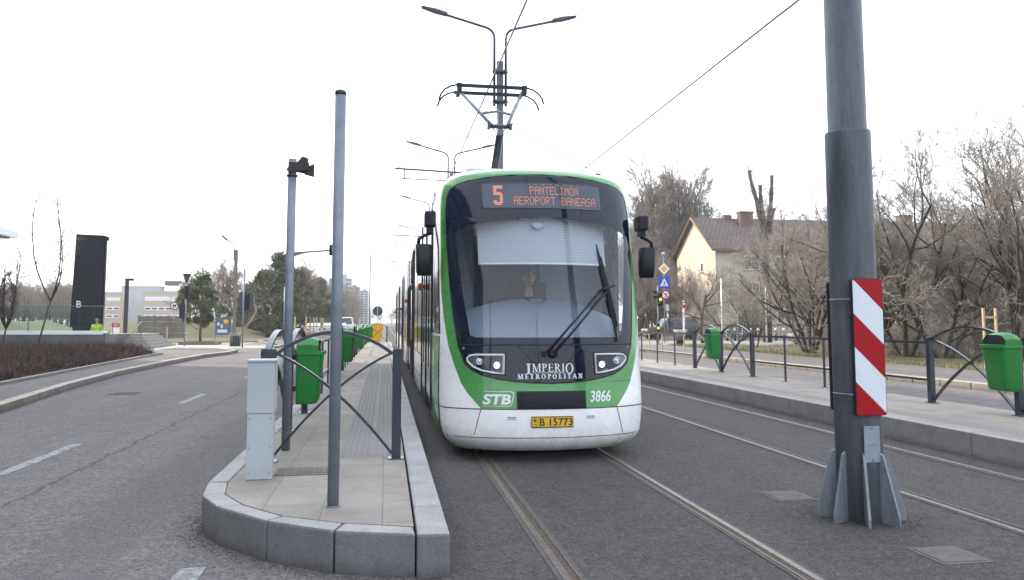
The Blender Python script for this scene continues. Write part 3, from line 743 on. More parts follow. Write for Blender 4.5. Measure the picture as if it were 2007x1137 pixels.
# extras of the first mast only
ob = obj('number_plate', MB().prism([(-.07, -.135), (.07, -.135), (.07, .135), (-.07, .135)], 0, .004, lambda a, b, c: (a, -c, b)), mat('zinc_plate', (.26, .295, .33), .45, c2=(.22, .25, .285), scale=14), m0, (-.005, -.177, .585), R(6), bevel=.03)
for q in (.118, -.118): obj('rivet', MB().lathe([(.008, 0), (.008, .004)], 8, fn=lambda a, b, c, q=q: (a, -.006 - c, b + q)), M['steel'], ob)
obj('embossed_line', MB().box(-.03, .045, -.0065, -.005, -.004, .0), M['steel'], ob)
H = hazard_mb()
for nm, loc, rz, lab in (('hazard_board', (3.495, 5.48, 1.835), R(4), 'red and white diagonal striped hazard board strapped to the thick mast'), ('hazard_board', (3.805, 5.90, 1.835), R(184), 'hazard board on the far side of the thick mast, only its black edge showing')):
    o = thing(nm, lab, 'hazard board', loc, rz, 'hazard boards on the thick mast')
    obj('striped_face', MB().poly([(a, -.0135, b) for a, b in H][::-1]) if False else MB().prism([(.005 + a * .962, -.005 + b * .99) for a, b in H], -.0135, -.011, lambda a, b, c: (a, c, b)), M['hazard'], o)
    obj('back_plate', MB().prism(H, -.011, .022, lambda a, b, c: (a, c, b)), M['blackmatt'], o)
    for z in (-.16, -.88): obj('strap', MB().tube([(-.045, .20, z), (-.045, .10, z), (-.0, .022, z), (.12, .022, z)], .007, 5), M['steel'], o)
# contact wires
for x, lab in ((1.78, 'contact wire above the tram touching the pantograph'), (5.30, 'contact wire above the empty right track')):
    o = obj('contact_wire', MB().tube([(x, y, 5.70 - .02 * math.cos(y * .324)) for y in range(-30, 240, 5)], .015, 5), M['darksteel']); tag(o, lab, 'wire', 'tram contact wires')
# ================================================================== the tram
def interp(tab, v):
    if v <= tab[0][0]: return tab[0][1]
    for (a, b), (c, d) in zip(tab, tab[1:]):
        if v <= c: return b + (d - b) * (v - a) / (c - a)
    return tab[-1][1]
def smooth(tab, v):
    """Catmull-Rom through the table"""
    n = len(tab)
    if v <= tab[0][0]: return tab[0][1]
    if v >= tab[-1][0]: return tab[-1][1]
    for i in range(n - 1):
        if v <= tab[i + 1][0]:
            x0, y0 = tab[i]; x1, y1 = tab[i + 1]; h = x1 - x0
            m0 = (y1 - tab[i - 1][1]) / (x1 - tab[i - 1][0]) if i else (y1 - y0) / h
            m1 = (tab[i + 2][1] - y0) / (tab[i + 2][0] - x0) if i + 2 < n else (y1 - y0) / h
            t = (v - x0) / h; t2, t3 = t * t, t * t * t
            return (2 * t3 - 3 * t2 + 1) * y0 + (t3 - 2 * t2 + t) * h * m0 + (-2 * t3 + 3 * t2) * y1 + (t3 - t2) * h * m1
Y0T = [(.12, .12), (.16, .06), (.25, .0), (.40, .0), (.57, .01), (.85, .05), (1.2, .085), (1.33, .11), (1.85, .21), (2.6, .38), (3.0, .48), (3.2, .55), (3.27, .62), (3.33, .76), (3.37, .98), (3.395, 1.3)]
WT = [(.12, 1.04), (.2, 1.12), (.3, 1.165), (.57, 1.195), (.8, 1.2), (2.5, 1.2), (2.9, 1.195), (3.08, 1.175), (3.2, 1.13), (3.29, 1.03), (3.35, .88), (3.385, .70), (3.395, .5)]
DEP = .53
def WN(z): return W(z) * .973
def Y0(z): return smooth(Y0T, z)
def W(z): return smooth(WT, z)
def S(q, z, off=0.0):
    """point on the nose: |q|<=1 rounds from centre to corner, beyond 1 runs back along the side (metres)"""
    w = WN(z)
    if abs(q) <= 1:
        t = q * math.pi / 2; x, y = w * math.sin(t), Y0(z) + DEP * (1 - math.cos(t))
        nx, ny = math.sin(t) / w, -math.cos(t) / DEP; L = math.hypot(nx, ny); nx, ny = nx / L, ny / L
    else:
        x, y = math.copysign(w + (W(z) - w) * min(1, (abs(q) - 1) / .45), q), Y0(z) + DEP + abs(q) - 1; nx, ny = math.copysign(1, q), 0
    return (x + nx * off, y + ny * off, z)
def Q(x, z): return math.asin(max(-1, min(1, x / WN(z)))) / (math.pi / 2)
def Qy(y, z, s=-1):
    """q of the point at depth y on side s"""
    d = y - Y0(z)
    if d >= DEP: return s * (1 + d - DEP)
    return s * math.acos(max(-1, min(1, 1 - d / DEP))) / (math.pi / 2)
def patch(fl, fr, zs, n=10, off=0.0):
    rows = []
    for z in zs:
        a, b = fl(z), fr(z); rows.append([S(a + (b - a) * i / n, z, off) for i in range(n + 1)])
    return rows
def lin(a, b, n): return [a + (b - a) * i / n for i in range(n + 1)]
# outlines, half widths by height (measured)
GREEN = [(.575, .755), (.65, .82), (.74, .895), (.835, .955), (1.04, 1.03), (1.25, 1.09), (1.55, 1.13), (1.84, 1.155), (2.4, 1.18), (2.87, 1.183), (3.03, 1.165), (3.13, 1.12), (3.19, 1.04), (3.235, .92), (3.265, .72), (3.285, .42), (3.292, .0)]
MASK = [(.842, .0), (.848, .2), (.862, .38), (.89, .58), (.93, .74), (.98, .84), (1.05, .92), (1.25, .99), (1.55, 1.03), (1.84, 1.06), (2.4, 1.095), (2.8, 1.10), (2.97, 1.085), (3.06, 1.05), (3.12, .97), (3.155, .85), (3.19, .62), (3.215, .36), (3.225, 0.)]
CLEAR = [(1.335, .80), (1.36, .86), (1.8, .925), (2.2, .975), (2.46, 1.0), (2.55, .985), (2.60, .86), (2.65, .6), (2.685, .3), (2.70, .0)]
gx, mx_, cx_ = (lambda z: interp(GREEN, z)), (lambda z: interp(MASK, z)), (lambda z: interp(CLEAR, z))
tram = thing('tram', 'green and white low floor tram facing the camera at the platform', 'tram', (1.785, 8.35, 0))
T = tram
YB = 1.58
zs_all = sorted(set([.12, .14, .16, .2, .25, .3, .4, .5, .57] + [z for z, _ in GREEN] + [z for z, _ in MASK] + lin(.6, 3.28, 60) + [3.3, 3.315, 3.33, 3.345, 3.36, 3.37, 3.38, 3.39, 3.395]))
def zr(a, b): return sorted(set([a, b] + [z for z in zs_all if a < z < b]))
# white shell: below the band, beside it and above it (open where the band and windscreen sit)
sh = MB()
sh.grid(patch(lambda z: Qy(YB, z), lambda z: -Qy(YB, z), zr(.12, .575), 48))
for s in (-1, 1):
    front = lambda z: Qy(.62 + (z - 1.38) * .30 + max(0, z - 2.4) * .8, z, s)
    for z0, z1 in ((.575, 1.38), (2.72, 3.292)): sh.grid(patch(lambda z: Qy(YB, z, s), lambda z: Q(s * gx(z), z), zr(z0, z1), 14), True, s > 0)
    sh.grid(patch(lambda z: Qy(YB, z, s), lambda z: Qy(YB - .05, z, s), zr(1.38, 2.72), 3), True, s > 0)
    sh.grid(patch(front, lambda z: Q(s * gx(z), z), zr(1.38, 2.72), 10), True, s > 0)
sh.grid(patch(lambda z: Qy(max(YB, Y0(z) + DEP + .05), z), lambda z: -Qy(max(YB, Y0(z) + DEP + .05), z), zr(3.292, 3.395), 48))
obj('front_shell', sh, M['white'], T)
gb = MB()
gb.grid(patch(lambda z: Q(-gx(z), z), lambda z: Q(gx(z), z), zr(.575, .842), 30, .002))
gb.grid(patch(lambda z: Q(-gx(z), z), lambda z: Q(gx(z), z), zr(3.225, 3.292), 30, .002))
for s in (-1, 1): gb.grid(patch(lambda z: Q(s * gx(z), z), lambda z: Q(s * mx_(z), z), zr(.842, 3.225), 6, .002), True, s > 0)
obj('green_band', gb, M['green'], T)
# black glass surround, split so that the windscreen stays open
mk = MB()
mk.grid(patch(lambda z: Q(-mx_(z), z), lambda z: Q(mx_(z), z), zr(1.262, 1.335), 30, .004))
mk.grid(patch(lambda z: Q(-mx_(z), z), lambda z: Q(mx_(z), z), zr(2.70, 3.225), 30, .004))
zc = sorted(set(zr(1.335, 2.70) + [z for z, _ in CLEAR]))
for s in (-1, 1): mk.grid(patch(lambda z: Q(s * mx_(z), z), lambda z: Q(s * cx_(z), z), zc, 6, .004), True, s > 0)
obj('windscreen_surround', mk, M['blackgloss'], T)
apn = MB(); apn.grid(patch(lambda z: Q(-mx_(z), z), lambda z: Q(mx_(z), z), zr(.842, 1.25), 30, .004)); obj('front_apron', apn, M['blackgloss'], T)
ws = MB(); ws.grid(patch(lambda z: Q(-cx_(z), z), lambda z: Q(cx_(z), z), zc, 24, .003)); obj('windscreen', ws, M['windscreen'], T)
# rubber seals
def edge_line(tab, zs, off, r, both=True):
    m = MB()
    pts = [S(Q(-interp(tab, z), z), z, off) for z in zs]; pr = [S(Q(interp(tab, z), z), z, off) for z in zs]
    m.tube(pts, r, 5); m.tube(pr, r, 5); return m
obj('windscreen_seal', edge_line(MASK, [z for z, _ in MASK], .004, .006), M['rubber'], T)
js = MB().tube([S(Q(x, 1.256), 1.256, .001) for x in lin(-.985, .985, 30)], .008, 5)
for s in (-1, 1): js.tube([S(Q(s * .36, 1.25), 1.25, .004), S(Q(s * .20, 1.07), 1.07, .004), S(Q(s * .16, 1.055), 1.055, .004), S(0, 1.055, .004)], .006, 5)
obj('apron_joint', js, M['rubber'], T)
bj = MB().tube([S(Qy(YB, .572) + i * (-2 * Qy(YB, .572)) / 50, .572, .0) for i in range(51)], .0055, 5)
for s in (-1, 1): bj.tube([S(Q(s * x, z), z, .0) for z, x in ((.575, .755), (.45, .79), (.3, .825), (.13, .84))], .0045, 5)
bj.tube([S(Q(x, .27), .27, -.001) for x in lin(-1.1, 1.1, 24)], .0035, 4)
obj('bumper_joint', bj, M['rubber'], T)
bl = MB()
for s in (-1, 1):
    c = S(Q(s * .93, 1.215), 1.215, .004); bl.lathe([(.014, 0), (.014, .004), (.006, .008)], 10, fn=lambda a, b, d: (c[0] + a, c[1] - d, c[2] + b))
obj('apron_bolt', bl, M['steel'], T)
# headlamps
for s in (-1, 1):
    outl = [(.505, 1.15), (.80, 1.148), (.865, 1.138), (.892, 1.11), (.885, 1.075), (.83, 1.02), (.74, .98), (.62, .957), (.51, .945)]
    cen = (.68, 1.055)
    P3 = lambda x, z, o: S(Q(s * x, z), z, o)
    h = obj('headlight', MB().poly([P3(x, z, .006) for x, z in outl]), mat('headlamp_reflector', (.16, .17, .19), .25, .6), T)
    fr = MB().tube([P3(x, z, .012) for x, z in outl + [outl[0], outl[1]]], .011, 6); obj('chrome_frame', fr, M['whitefilm'], h)
    ob = MB().tube([P3(cen[0] + (x - cen[0]) * 1.07, cen[1] + (z - cen[1]) * 1.14, .006) for x, z in outl + [outl[0]]], .008, 5); obj('lamp_seal', ob, M['rubber'], h)
    for nm, x, z, r, mm in (('dipped_lamp', .585, 1.035, .042, M['lamp_on']), ('main_lamp', .765, 1.075, .036, M['chrome'])):
        c = P3(x, z, .008)
        cup = MB().lathe([(r, 0), (r, .012), (r * .72, .010), (r * .6, .006)], 18, fn=lambda a, b, d: (c[0] + a, c[1] - d + abs(0) - .004, c[2] + b)); obj(nm, cup, M['chrome'], h)
        obj('bulb', MB().lathe([(r * .62, .006), (r * .45, .018), (r * .1, .022)], 14, fn=lambda a, b, d: (c[0] + a, c[1] - d - .004, c[2] + b)), mm, h)
    # clear lens, a gentle bulge over the unit
    ln = MB(); cc = P3(*cen, .030); pts = [P3(x, z, .016) for x, z in outl]
    b = len(ln.v); ln.v += pts + [cc]
    for i in range(len(pts)): ln.face([b + i, b + (i + 1) % len(pts), b + len(pts)], True)
    obj('lens', ln, M['lens'], h)
# grille / coupler cover, slots, number plate
obj('coupler_cover', MB().grid([[S(Q(x, z), z, o) for x in lin(-.378, .378, 12)] for z, o in ((.575, .004), (.58, .016), (.75, .016), (.762, .004))]), M['blackmatt'], T, bevel=.004)
gl = MB()
for i in range(7): z = .60 + i * .024; gl.tube([S(Q(x, z), z, .017) for x in lin(-.36, .36, 8)], .003, 4)
obj('cover_ribs', gl, M['rubber'], T)
for s in (-1, 1):
    sl = MB().grid([[S(Q(s * .435 + x, z), z, o) for x in (-.045, -.04, .04, .045)] for z, o in ((.462, .002), (.466, .006), (.482, .002), (.492, .006), (.497, .002))], False)
    obj('tow_flap', sl, M['cabinet'], T)
npz0, npz1 = .385, .492
npl = obj('number_plate', MB().grid([[S(Q(x, z), z, .012) for x in lin(-.226, .226, 8)] for z in (npz0, npz1)]), M['plate'], T)
e = MB().tube([S(Q(x, z), z, .013) for x, z in ((-.226, npz0), (0, npz0), (.226, npz0), (.226, npz1), (0, npz1), (-.226, npz1), (-.226, npz0))], .005, 4)
obj('plate_frame', e, M['ink'], npl)
def wrap(mb, x0, z0, off, rot=None):
    m = MB(); m.f, m.s = mb.f, mb.s
    m.v = [S(Q(x0 + a, z0 + b), z0 + b, off) for a, b, c in mb.v]; return m
tx = text_mb("B 15773", .108, 0, .0012, 'LEFT', 1.02)
w = max(v[0] for v in tx.v); tx.v = [(a * .365 / w, b, c) for a, b, c in tx.v]
obj('plate_lettering', wrap(tx, -.147, .401, .0145), M['ink'], npl)
em = MB().box(-.006, .006, -.02, .02, 0, 0).box(-.02, .02, -.006, .006, 0, 0)
em.v = [(a, b, 0) for a, b, c in em.v]; em2 = wrap(em, -.19, .455, .0145)
em2.v += [S(Q(-.19 + x, z), z, .0145) for x, z in ((-.022, .41), (.022, .41), (.022, .418), (-.022, .418), (-.16 + .19 - .0015, .387), (-.16 + .19 + .0015, .387), (-.16 + .19 + .0015, .49), (-.16 + .19 - .0015, .49))]
k = len(em2.v) - 8; em2.face([k, k + 1, k + 2, k + 3]); em2.face([k + 4, k + 5, k + 6, k + 7]); obj('plate_emblem', em2, mat('bronze_ink', (.25, .13, .01), .5), npl)
# operator emblem and fleet number on the green band
tx = text_mb("STB", .125, .18, .0045, 'LEFT', 1.0); w = max(v[0] for v in tx.v); tx.v = [(a * .30 / w, b * 1.0, c) for a, b, c in tx.v]
hh = max(v[1] for v in tx.v); tx.v = [(a, b * .105 / hh, c) for a, b, c in tx.v]
em = wrap(tx, -.742, .627, .006)
fr = [(-.715, .755), (-.44, .755), (-.418, .745), (-.412, .725), (-.435, .622), (-.447, .607), (-.465, .601), (-.748, .601)]
em.tube([S(Q(x, z), z, .005) for x, z in fr], .0065, 4)
n = len(em.v); obj('operator_emblem', em, M['whitefilm'], T)

tx = text_mb("3866", .14, .2, .003, 'LEFT', 1.0); w = max(v[0] for v in tx.v); hh = max(v[1] for v in tx.v)
tx.v = [(a * .255 / w, b * .118 / hh, c) for a, b, c in tx.v]; obj('fleet_number', wrap(tx, .425, .640, .006), M['whitefilm'], T)
# name on the apron
def word(polys, x0, z0, ssx=1.0, off=.008):
    m = MB()
    for p in polys: m.poly([S(Q(x0 + a * ssx, z0 + b), z0 + b, off) for a, b in p])
    return m
nm = MB()
def addw(w_, h, wt, adv, x0, x1, z0):
    pl, wd = serif(w_, h, wt, adv); m = word(pl, x0, z0, (x1 - x0) / wd); n = len(nm.v); nm.v += m.v; nm.f += [[i + n for i in q] for q in m.f]; nm.s += m.s
addw("I", .108, .16, .05, -.268, -.222, .947)
addw("MPERI", .088, .15, .10, -.205, .148, .967)
addw("O", .108, .16, .05, .160, .252, .947)
addw("METROPOLITAN", .052, .22, .34, -.365, .350, .892)
nm.tube([S(Q(x, .955), .955, .007) for x in lin(-.21, .15, 8)], .003, 4)
obj('name_lettering', nm, M['whitefilm'], T)
# destination display
D = MB().grid([[S(Q(x, z), z, .007) for x in lin(-.70, .70, 16)] for z in (2.81, 2.9, 3.0, 3.112)])
dfr = MB().tube([S(Q(x, z), z, .008) for x, z in [(x, 2.812) for x in lin(-.695, .695, 12)] + [(x, 3.11) for x in lin(.695, -.695, 12)] + [(-.695, 2.812)]], .005, 4)
disp = obj('destination_display', D, mat('display_panel', (.060, .075, .105), .12, c2=(.052, .066, .095), scale=2, rvar=.03), T)
FONT = {'P': "11110 10001 10001 11110 10000 10000 10000", 'A': "01110 10001 10001 11111 10001 10001 10001", 'N': "10001 11001 10101 10101 10011 10001 10001", 'T': "11111 00100 00100 00100 00100 00100 00100",
        'E': "11111 10000 10000 11110 10000 10000 11111", 'L': "10000 10000 10000 10000 10000 10000 11111", 'I': "01110 00100 00100 00100 00100 00100 01110", 'M': "10001 11011 10101 10101 10001 10001 10001",
        'O': "01110 10001 10001 10001 10001 10001 01110", 'R': "11110 10001 10001 11110 10100 10010 10001", 'B': "11110 10001 10001 11110 10001 10001 11110", 'S': "01111 10000 10000 01110 00001 00001 11110", ' ': "00000 " * 6 + "00000"}
led = MB()
def dots(s, x0, x1, z1, z0):
    cols = len(s) * 6 - 1; px = (x1 - x0) / cols; pz = (z1 - z0) / 7
    for i, ch in enumerate(s):
        for r_, row in enumerate(FONT[ch].split()):
            for c_, bit in enumerate(row):
                if bit == '1':
                    x, z = x0 + (i * 6 + c_ + .5) * px, z1 - (r_ + .5) * pz
                    led.poly([S(Q(x + a * px * .38, z + b * pz * .36), z + b * pz * .36, .010) for a, b in ((-1, -1), (1, -1), (1, 1), (-1, 1))])
dots("PANTELIMON", -.155, .425, 3.072, 2.972)
dots("AEROPORT BANEASA", -.345, .635, 2.948, 2.848)
FIVE = "111111 111111 110000 110000 111110 111111 000011 000011 000011 110011 111111 011110".split()
for r_, row in enumerate(FIVE):
    for c_, bit in enumerate(row):
        if bit == '1':
            x, z = -.57 + (c_ + .5) * .0175, 3.082 - (r_ + .5) * .020
            led.poly([S(Q(x + a * .0078, z + b * .0085), z + b * .0085, .010) for a, b in ((-1, -1), (1, -1), (1, 1), (-1, 1))])
for i in range(34):
    if (i * 7) % 5 in (0, 1, 3):
        x = -.155 + i * .0172; led.poly([S(Q(x + a * .0045, 3.098 + b * .004), 3.098 + b * .004, .010) for a, b in ((-1, -1), (1, -1), (1, 1), (-1, 1))])
obj('lettering', led, M['led'], disp)
# wiper
def WS(x, z, o): return S(Q(x, z), z, o)
wp = obj('wiper', MB().lathe([(.055, 0), (.055, .03), (.03, .045)], 14, fn=lambda a, b, c: (WS(.02, 1.165, .004)[0] + a, WS(.02, 1.165, .004)[1] - c, 1.165 + b)).lathe([(.035, 0), (.035, .03)], 12, fn=lambda a, b, c: (WS(-.07, 1.16, .004)[0] + a, WS(-.07, 1.16, .004)[1] - c, 1.16 + b)), M['blackmatt'], T)
for dx, dz in ((-.03, .02), (.03, -.005)):
    obj('wiper_arm', MB().tube([WS(.0 + dx, 1.17 + dz, .05), WS(.28 + dx, 1.47 + dz, .05), WS(.66 + dx * .7, 1.86 + dz, .055)], [.013, .012, .009], 6), M['blackmatt'], wp)
bd = MB()
bp = [(.60, 2.40), (.625, 2.25), (.66, 2.05), (.70, 1.85), (.745, 1.62), (.77, 1.45), (.785, 1.28)]
bd.tube([WS(x, z, .022) for x, z in bp], [.006, .02, .026, .03, .026, .02, .006], 6).tube([WS(x + .01, z, .045) for x, z in bp[1:-1]], [.008, .014, .018, .014, .008], 5)
bd.tube([WS(.62, 1.87, .06), WS(.78, 1.92, .05)], .016, 6)
obj('wiper_blade', bd, M['rubber'], wp)
# mirrors
for s in (-1, 1):
    m = obj('mirror', MB().box(-.065, .065, -.11, .09, -.09, .09), M['blackmatt'], T, (s * 1.285, .80, 2.70), 0, .02)
    obj('mirror_arm', MB().tube([(s * .0, -.02, -.09), (s * .0, -.02, -.17), (s * .06, -.02, -.19), (s * .125, -.01, -.23), (s * .135, 0, -.32)], .022, 8).box(-.04, .04, -.06, .03, -.16, -.085), M['blackmatt'], m)
    hs = MB()
    rows = []
    for z, w_, d in ((-.66, .155, .04), (-.645, .165, .07), (-.52, .185, .09), (-.30, .185, .10), (-.295, .165, .08)):
        cx0 = s * (.075 + (-.012 if z < -.5 else 0))
        rows.append([(cx0 + w_ / 2 * math.copysign(abs(math.cos(t)) ** .45, math.cos(t)), d * math.copysign(abs(math.sin(t)) ** .6, math.sin(t)), z) for t in (2 * math.pi * i / 20 for i in range(21))])
    hs.grid(rows, True); hs.poly(rows[0][:-1][::-1]); hs.poly(rows[-1][:-1]); obj('mirror_housing', hs, M['blackmatt'], m)
    obj('mirror_glass', MB().box(cx0 - .08, cx0 + .08, .098, .102, -.62, -.33), M['chrome'], m)
# cab side windows and the curved green corner strips with the sideways emblem
for s in (-1, 1):
    zz = lin(1.38, 2.72, 16)
    g = MB().grid(patch(lambda z: Qy(YB - .05, z, s), lambda z: Qy(.62 + (z - 1.38) * .30 + max(0, z - 2.4) * .8, z, s), zz, 8, .004), True, s > 0)
    obj('cab_side_window', g, M['sideglass'], T)
    ed = [S(Qy(YB - .05, z, s), z, .006) for z in zz] + [S(Qy(.62 + (z - 1.38) * .30 + max(0, z - 2.4) * .8, z, s), z, .006) for z in zz[::-1]]
    obj('side_window_seal', MB().tube(ed + [ed[0]], .008, 5), M['rubber'], T)
    g = MB().grid(patch(lambda z: Qy(YB - .01, z, s), lambda z: Qy(.66 + max(0, .5 - z) * .12, z, s), zr(.125, 1.345), 8, .003), True, s > 0)
    gs = obj('green_corner_strip', g, M['green'], T)
    jt = MB().tube([S(Qy(.66 + max(0, .5 - z) * .12, z, s), z, .004) for z in zr(.13, 1.345)], .007, 5); obj('strip_joint', jt, M['rubber'], gs)
    tx = text_mb("STB", .15, 0, .006, 'LEFT'); m = MB(); m.f, m.s = tx.f, tx.s
    m.v = [S(Qy(1.30 - b * 1.2 if s < 0 else 1.15 + b, .82 + a * .9, s), .82 + a * .9, .006) for a, b, c in tx.v]; obj('sideways_emblem', m, M['whitefilm'], gs)
    for zz2 in ((.86, .28), ):
        pass
# dark underside
ub = MB().box(-1.0, 1.0, .6, 36, .22, .30)
for y in (1.8, 3.6, 9, 11, 16, 18, 24, 26, 31, 33): ub.tube([(-.85, y, .33), (.85, y, .33)], .30, 14)
obj('bogie', ub, M['rubber'], T)
# body modules behind the cab
def section(y0, y1, name, idx):
    prof = [(-W(z), z) for z in lin(.28, 3.2, 12)] + [(-W(3.29), 3.29), (-.88, 3.35), (-.70, 3.385), (.70, 3.385), (.88, 3.35), (W(3.29), 3.29)] + [(W(z), z) for z in lin(3.2, .28, 12)]
    m = MB().prism(prof, y0, y1, lambda a, b, c: (a, c, b)); m.f = m.f[2:]; m.s = m.s[2:]   # leave the ends open
    bdy = obj('body_module', m, M['white'], T)
    for s in (-1, 1):
        x = s * 1.204
        def pane(a, b, z0, z1, nm, mm):
            return obj(nm, MB().box(min(x, x - s * .003), max(x, x - s * .003), a, b, z0, z1), mm, bdy)
        y = y0 + .12; k = 0
        while y < y1 - 1.2:
            if k % 2 == (0 if idx % 2 == 0 else 0):
                L = min(2.65, y1 - y - .1)
                pane(y, y + L, .36, 3.02, 'door', M['winglass'])
                fr = MB()
                for q in (0, .5, 1): fr.box(x - .001, x + s * .012, y + L * q - .035, y + L * q + .035, .34, 3.04) if s > 0 else fr.box(x + s * .012, x + .001, y + L * q - .035, y + L * q + .035, .34, 3.04)
                for q in (.25, .75): fr.box(min(x, x + s * .008), max(x, x + s * .008), y + L * q - .012, y + L * q + .012, .9, 2.4)
                obj('door_rubber', fr, M['rubber'], bdy)
            else:
                L = min(3.4, y1 - y - .1)
                pane(y, y + L, 1.02, 2.95, 'window', M['winglass'])
                fr = MB()
                for q in (.0, .5, 1): fr.box(min(x, x + s * .006), max(x, x + s * .006), y + L * q - .02, y + L * q + .02, 1.0, 2.97)
                obj('window_rubber', fr, M['rubber'], bdy)
                jl = MB()
                for z in (.62, .98): jl.box(min(x, x + s * .003), max(x, x + s * .003), y, y + L, z - .006, z + .006)
                obj('panel_joint', jl, M['rubber'], bdy)
            y += L + .06; k += 1
    return bdy
for i, (a, b) in enumerate(((YB, 9.2), (9.9, 16.3), (17.0, 23.4), (24.1, 30.5), (31.2, 36.4))):
    section(a, b, 'x', i)
    if i < 4:
        bel = MB(); rows = []
        for j in range(15):
            k_ = .90 + (.06 if j % 2 else 0); rows.append([(x * k_, b - .02 + j * .74 / 14, z * (1 if z < 1 else k_ + .04)) for x, z in ((-1.2, .3), (-1.2, 3.1), (-1.0, 3.3), (1.0, 3.3), (1.2, 3.1), (1.2, .3), (-1.2, .3))])
        bel.grid(rows, False); obj('gangway_bellows', bel, M['rubber'], T)
for ly in (3.85, 12.1, 24.1, 35.6):
    wl = obj('warning_lamp', MB().lathe([(.03, 0), (.044, .008), (.044, .05), (.03, .06)], 16, fn=lambda a, b, d: (-1.262 + a, ly + d, 2.05 + b * 1.35)), M['amber'], T)
    obj('lamp_bar', MB().box(-1.27, -1.254, ly - .006, ly, 2.0, 2.10), M['ink'], wl); obj('lamp_bracket', MB().box(-1.22, -1.20, ly + .01, ly + .05, 2.03, 2.07), M['rubber'], wl)
rf = MB()
for a, b, z in ((2.3, 3.6, 3.72), (5.9, 8.6, 3.66), (10.3, 13.5, 3.72), (17.4, 20.2, 3.70), (25, 29, 3.72)): rf.box(-.72, .72, a, b, 3.37, z - .08)
obj('roof_equipment', rf, M['cabinet'], T, bevel=.06)
# interior of the cab
obj('cab_floor', MB().box(-1.1, 1.1, .7, 2.2, .72, .76), M['blackmatt'], T)
rw = MB().poly([(-1.17, 2.15, .4), (1.17, 2.15, .4), (1.17, 2.15, 3.25), (-1.17, 2.15, 3.25)]); obj('cab_rear_wall', rw, M['interior'], T)
obj('display_frame', dfr, mat('display_frame', (.10, .115, .14), .4), disp)
rd = MB().box(-.62, .28, 2.10, 2.13, .76, 2.66); obj('cab_rear_door', rd, mat('dark_blue_door', (.06, .062, .095), .6), T)
obj('cab_ceiling', MB().poly([(-1.1, .75, 2.78), (1.1, .75, 2.78), (1.1, 2.15, 2.9), (-1.1, 2.15, 2.9)]), M['interior'], T)
dm = MB(); rows = []
for j in range(9):
    s_ = j / 8; rows.append([(x, .42 + abs(x) ** 2 * .22 + s_ * .62, 1.20 + .60 * math.sin(s_ * 1.35) - .22 * abs(x) ** 2.2 * s_) for x in lin(-.98, .98, 14)])
dm.grid(rows, True, False); obj('dashboard', dm, M['dash'], T)
bl = MB().grid([[(x, Y0(z) + .10 + .35 * x * x, z) for x in lin(-.74, .77, 14)] for z in (2.17, 2.3, 2.45, 2.6, 2.72)])
bo = obj('roller_blind', bl, M['blind'], T)
obj('blind_bar', MB().tube([(x, Y0(2.17) + .098 + .35 * x * x, 2.165) for x in lin(-.74, .77, 14)], .012, 6), M['whitefilm'], bo)
obj('camera_dome', MB().lathe([(.075, 0), (.07, .02), (.03, .05)], 14, fn=lambda a, b, c: (-.07 + a, Y0(2.63) + .07 - c * .5, 2.63 - c + b * .4)), M['cabinet'], T)
seat = MB().box(-.28, .24, 1.45, 1.58, 1.15, 2.02).box(-.28, .24, 1.0, 1.5, 1.10, 1.24).box(-.1, .06, 1.2, 1.4, .76, 1.1); obj('driver_seat', seat, M['cloth'], T, bevel=.04)
# pantograph: knee forward, head up on the contact wire
PX = 0.0
pan = obj('pantograph', MB().box(-.55, .55, 4.6, 5.7, 3.50, 3.58).box(-.5, -.4, 4.7, 4.8, 3.36, 3.5).box(.4, .5, 4.7, 4.8, 3.36, 3.5).box(-.5, -.4, 5.5, 5.6, 3.36, 3.5).box(.4, .5, 5.5, 5.6, 3.36, 3.5), M['darksteel'], T)
ky, kz = 4.0, 4.66; hy, hz = 5.15, 5.58
obj('lower_arm', MB().tube([(.0, 5.3, 3.6), (.02, ky + .06, kz - .1)], [.07, .055], 8).tube([(-.06, 5.1, 3.55), (-.02, ky + .1, kz - .12)], .025, 6), M['darksteel'], pan)
kn = MB().tube([(-.17, ky, kz), (.17, ky, kz)], .035, 8)
for s in (-1, 1): kn.tube([(s * .10, ky, kz - .02), (s * .14, ky, kz - .10), (s * .10, ky + .02, kz - .17), (s * .06, ky + .04, kz - .10), (s * .09, ky + .02, kz - .03)], .008, 5)
kn.box(-.2, -.15, ky - .04, ky + .04, kz - .05, kz + .06); kn.box(.15, .2, ky - .04, ky + .04, kz - .05, kz + .05)
obj('knee_joint', kn, M['darksteel'], pan)
ua = MB()
for s in (-1, 1): ua.tube([(s * .13, ky, kz + .02), (s * .36, ky + (hy - ky) * .55, kz + (hz - kz) * .55), (s * .56, hy - .05, hz - .03)], [.030, .028, .020], 7)
ua.tube([(-.24, ky + .35, kz + .30), (0, ky + .35, kz + .345), (.24, ky + .35, kz + .30)], .022, 6)
obj('upper_arm', ua, M['steel'], pan)
ua = MB().tube([(-.24, ky + .36, kz + .31), (.5, hy - .12, hz - .12)], .005, 4).tube([(.24, ky + .36, kz + .31), (-.5, hy - .12, hz - .12)], .005, 4).tube([(.22, ky + .1, kz + .05), (.52, hy - .05, hz - .12)], .007, 4)
obj('bracing_wires', ua, M['darksteel'], pan)
hd = MB()
for dy, dz in ((-.22, 0), (.22, .0)):
    hd.box(-.62, .62, hy + dy - .03, hy + dy + .03, hz + dz - .005, hz + dz + .045)
    for s in (-1, 1):
        hd.tube([(s * .60, hy + dy, hz + dz + .03), (s * .72, hy + dy, hz + dz + .0), (s * .82, hy + dy, hz + dz - .06), (s * .89, hy + dy, hz + dz - .15), (s * .92, hy + dy, hz + dz - .25)], .016, 6)
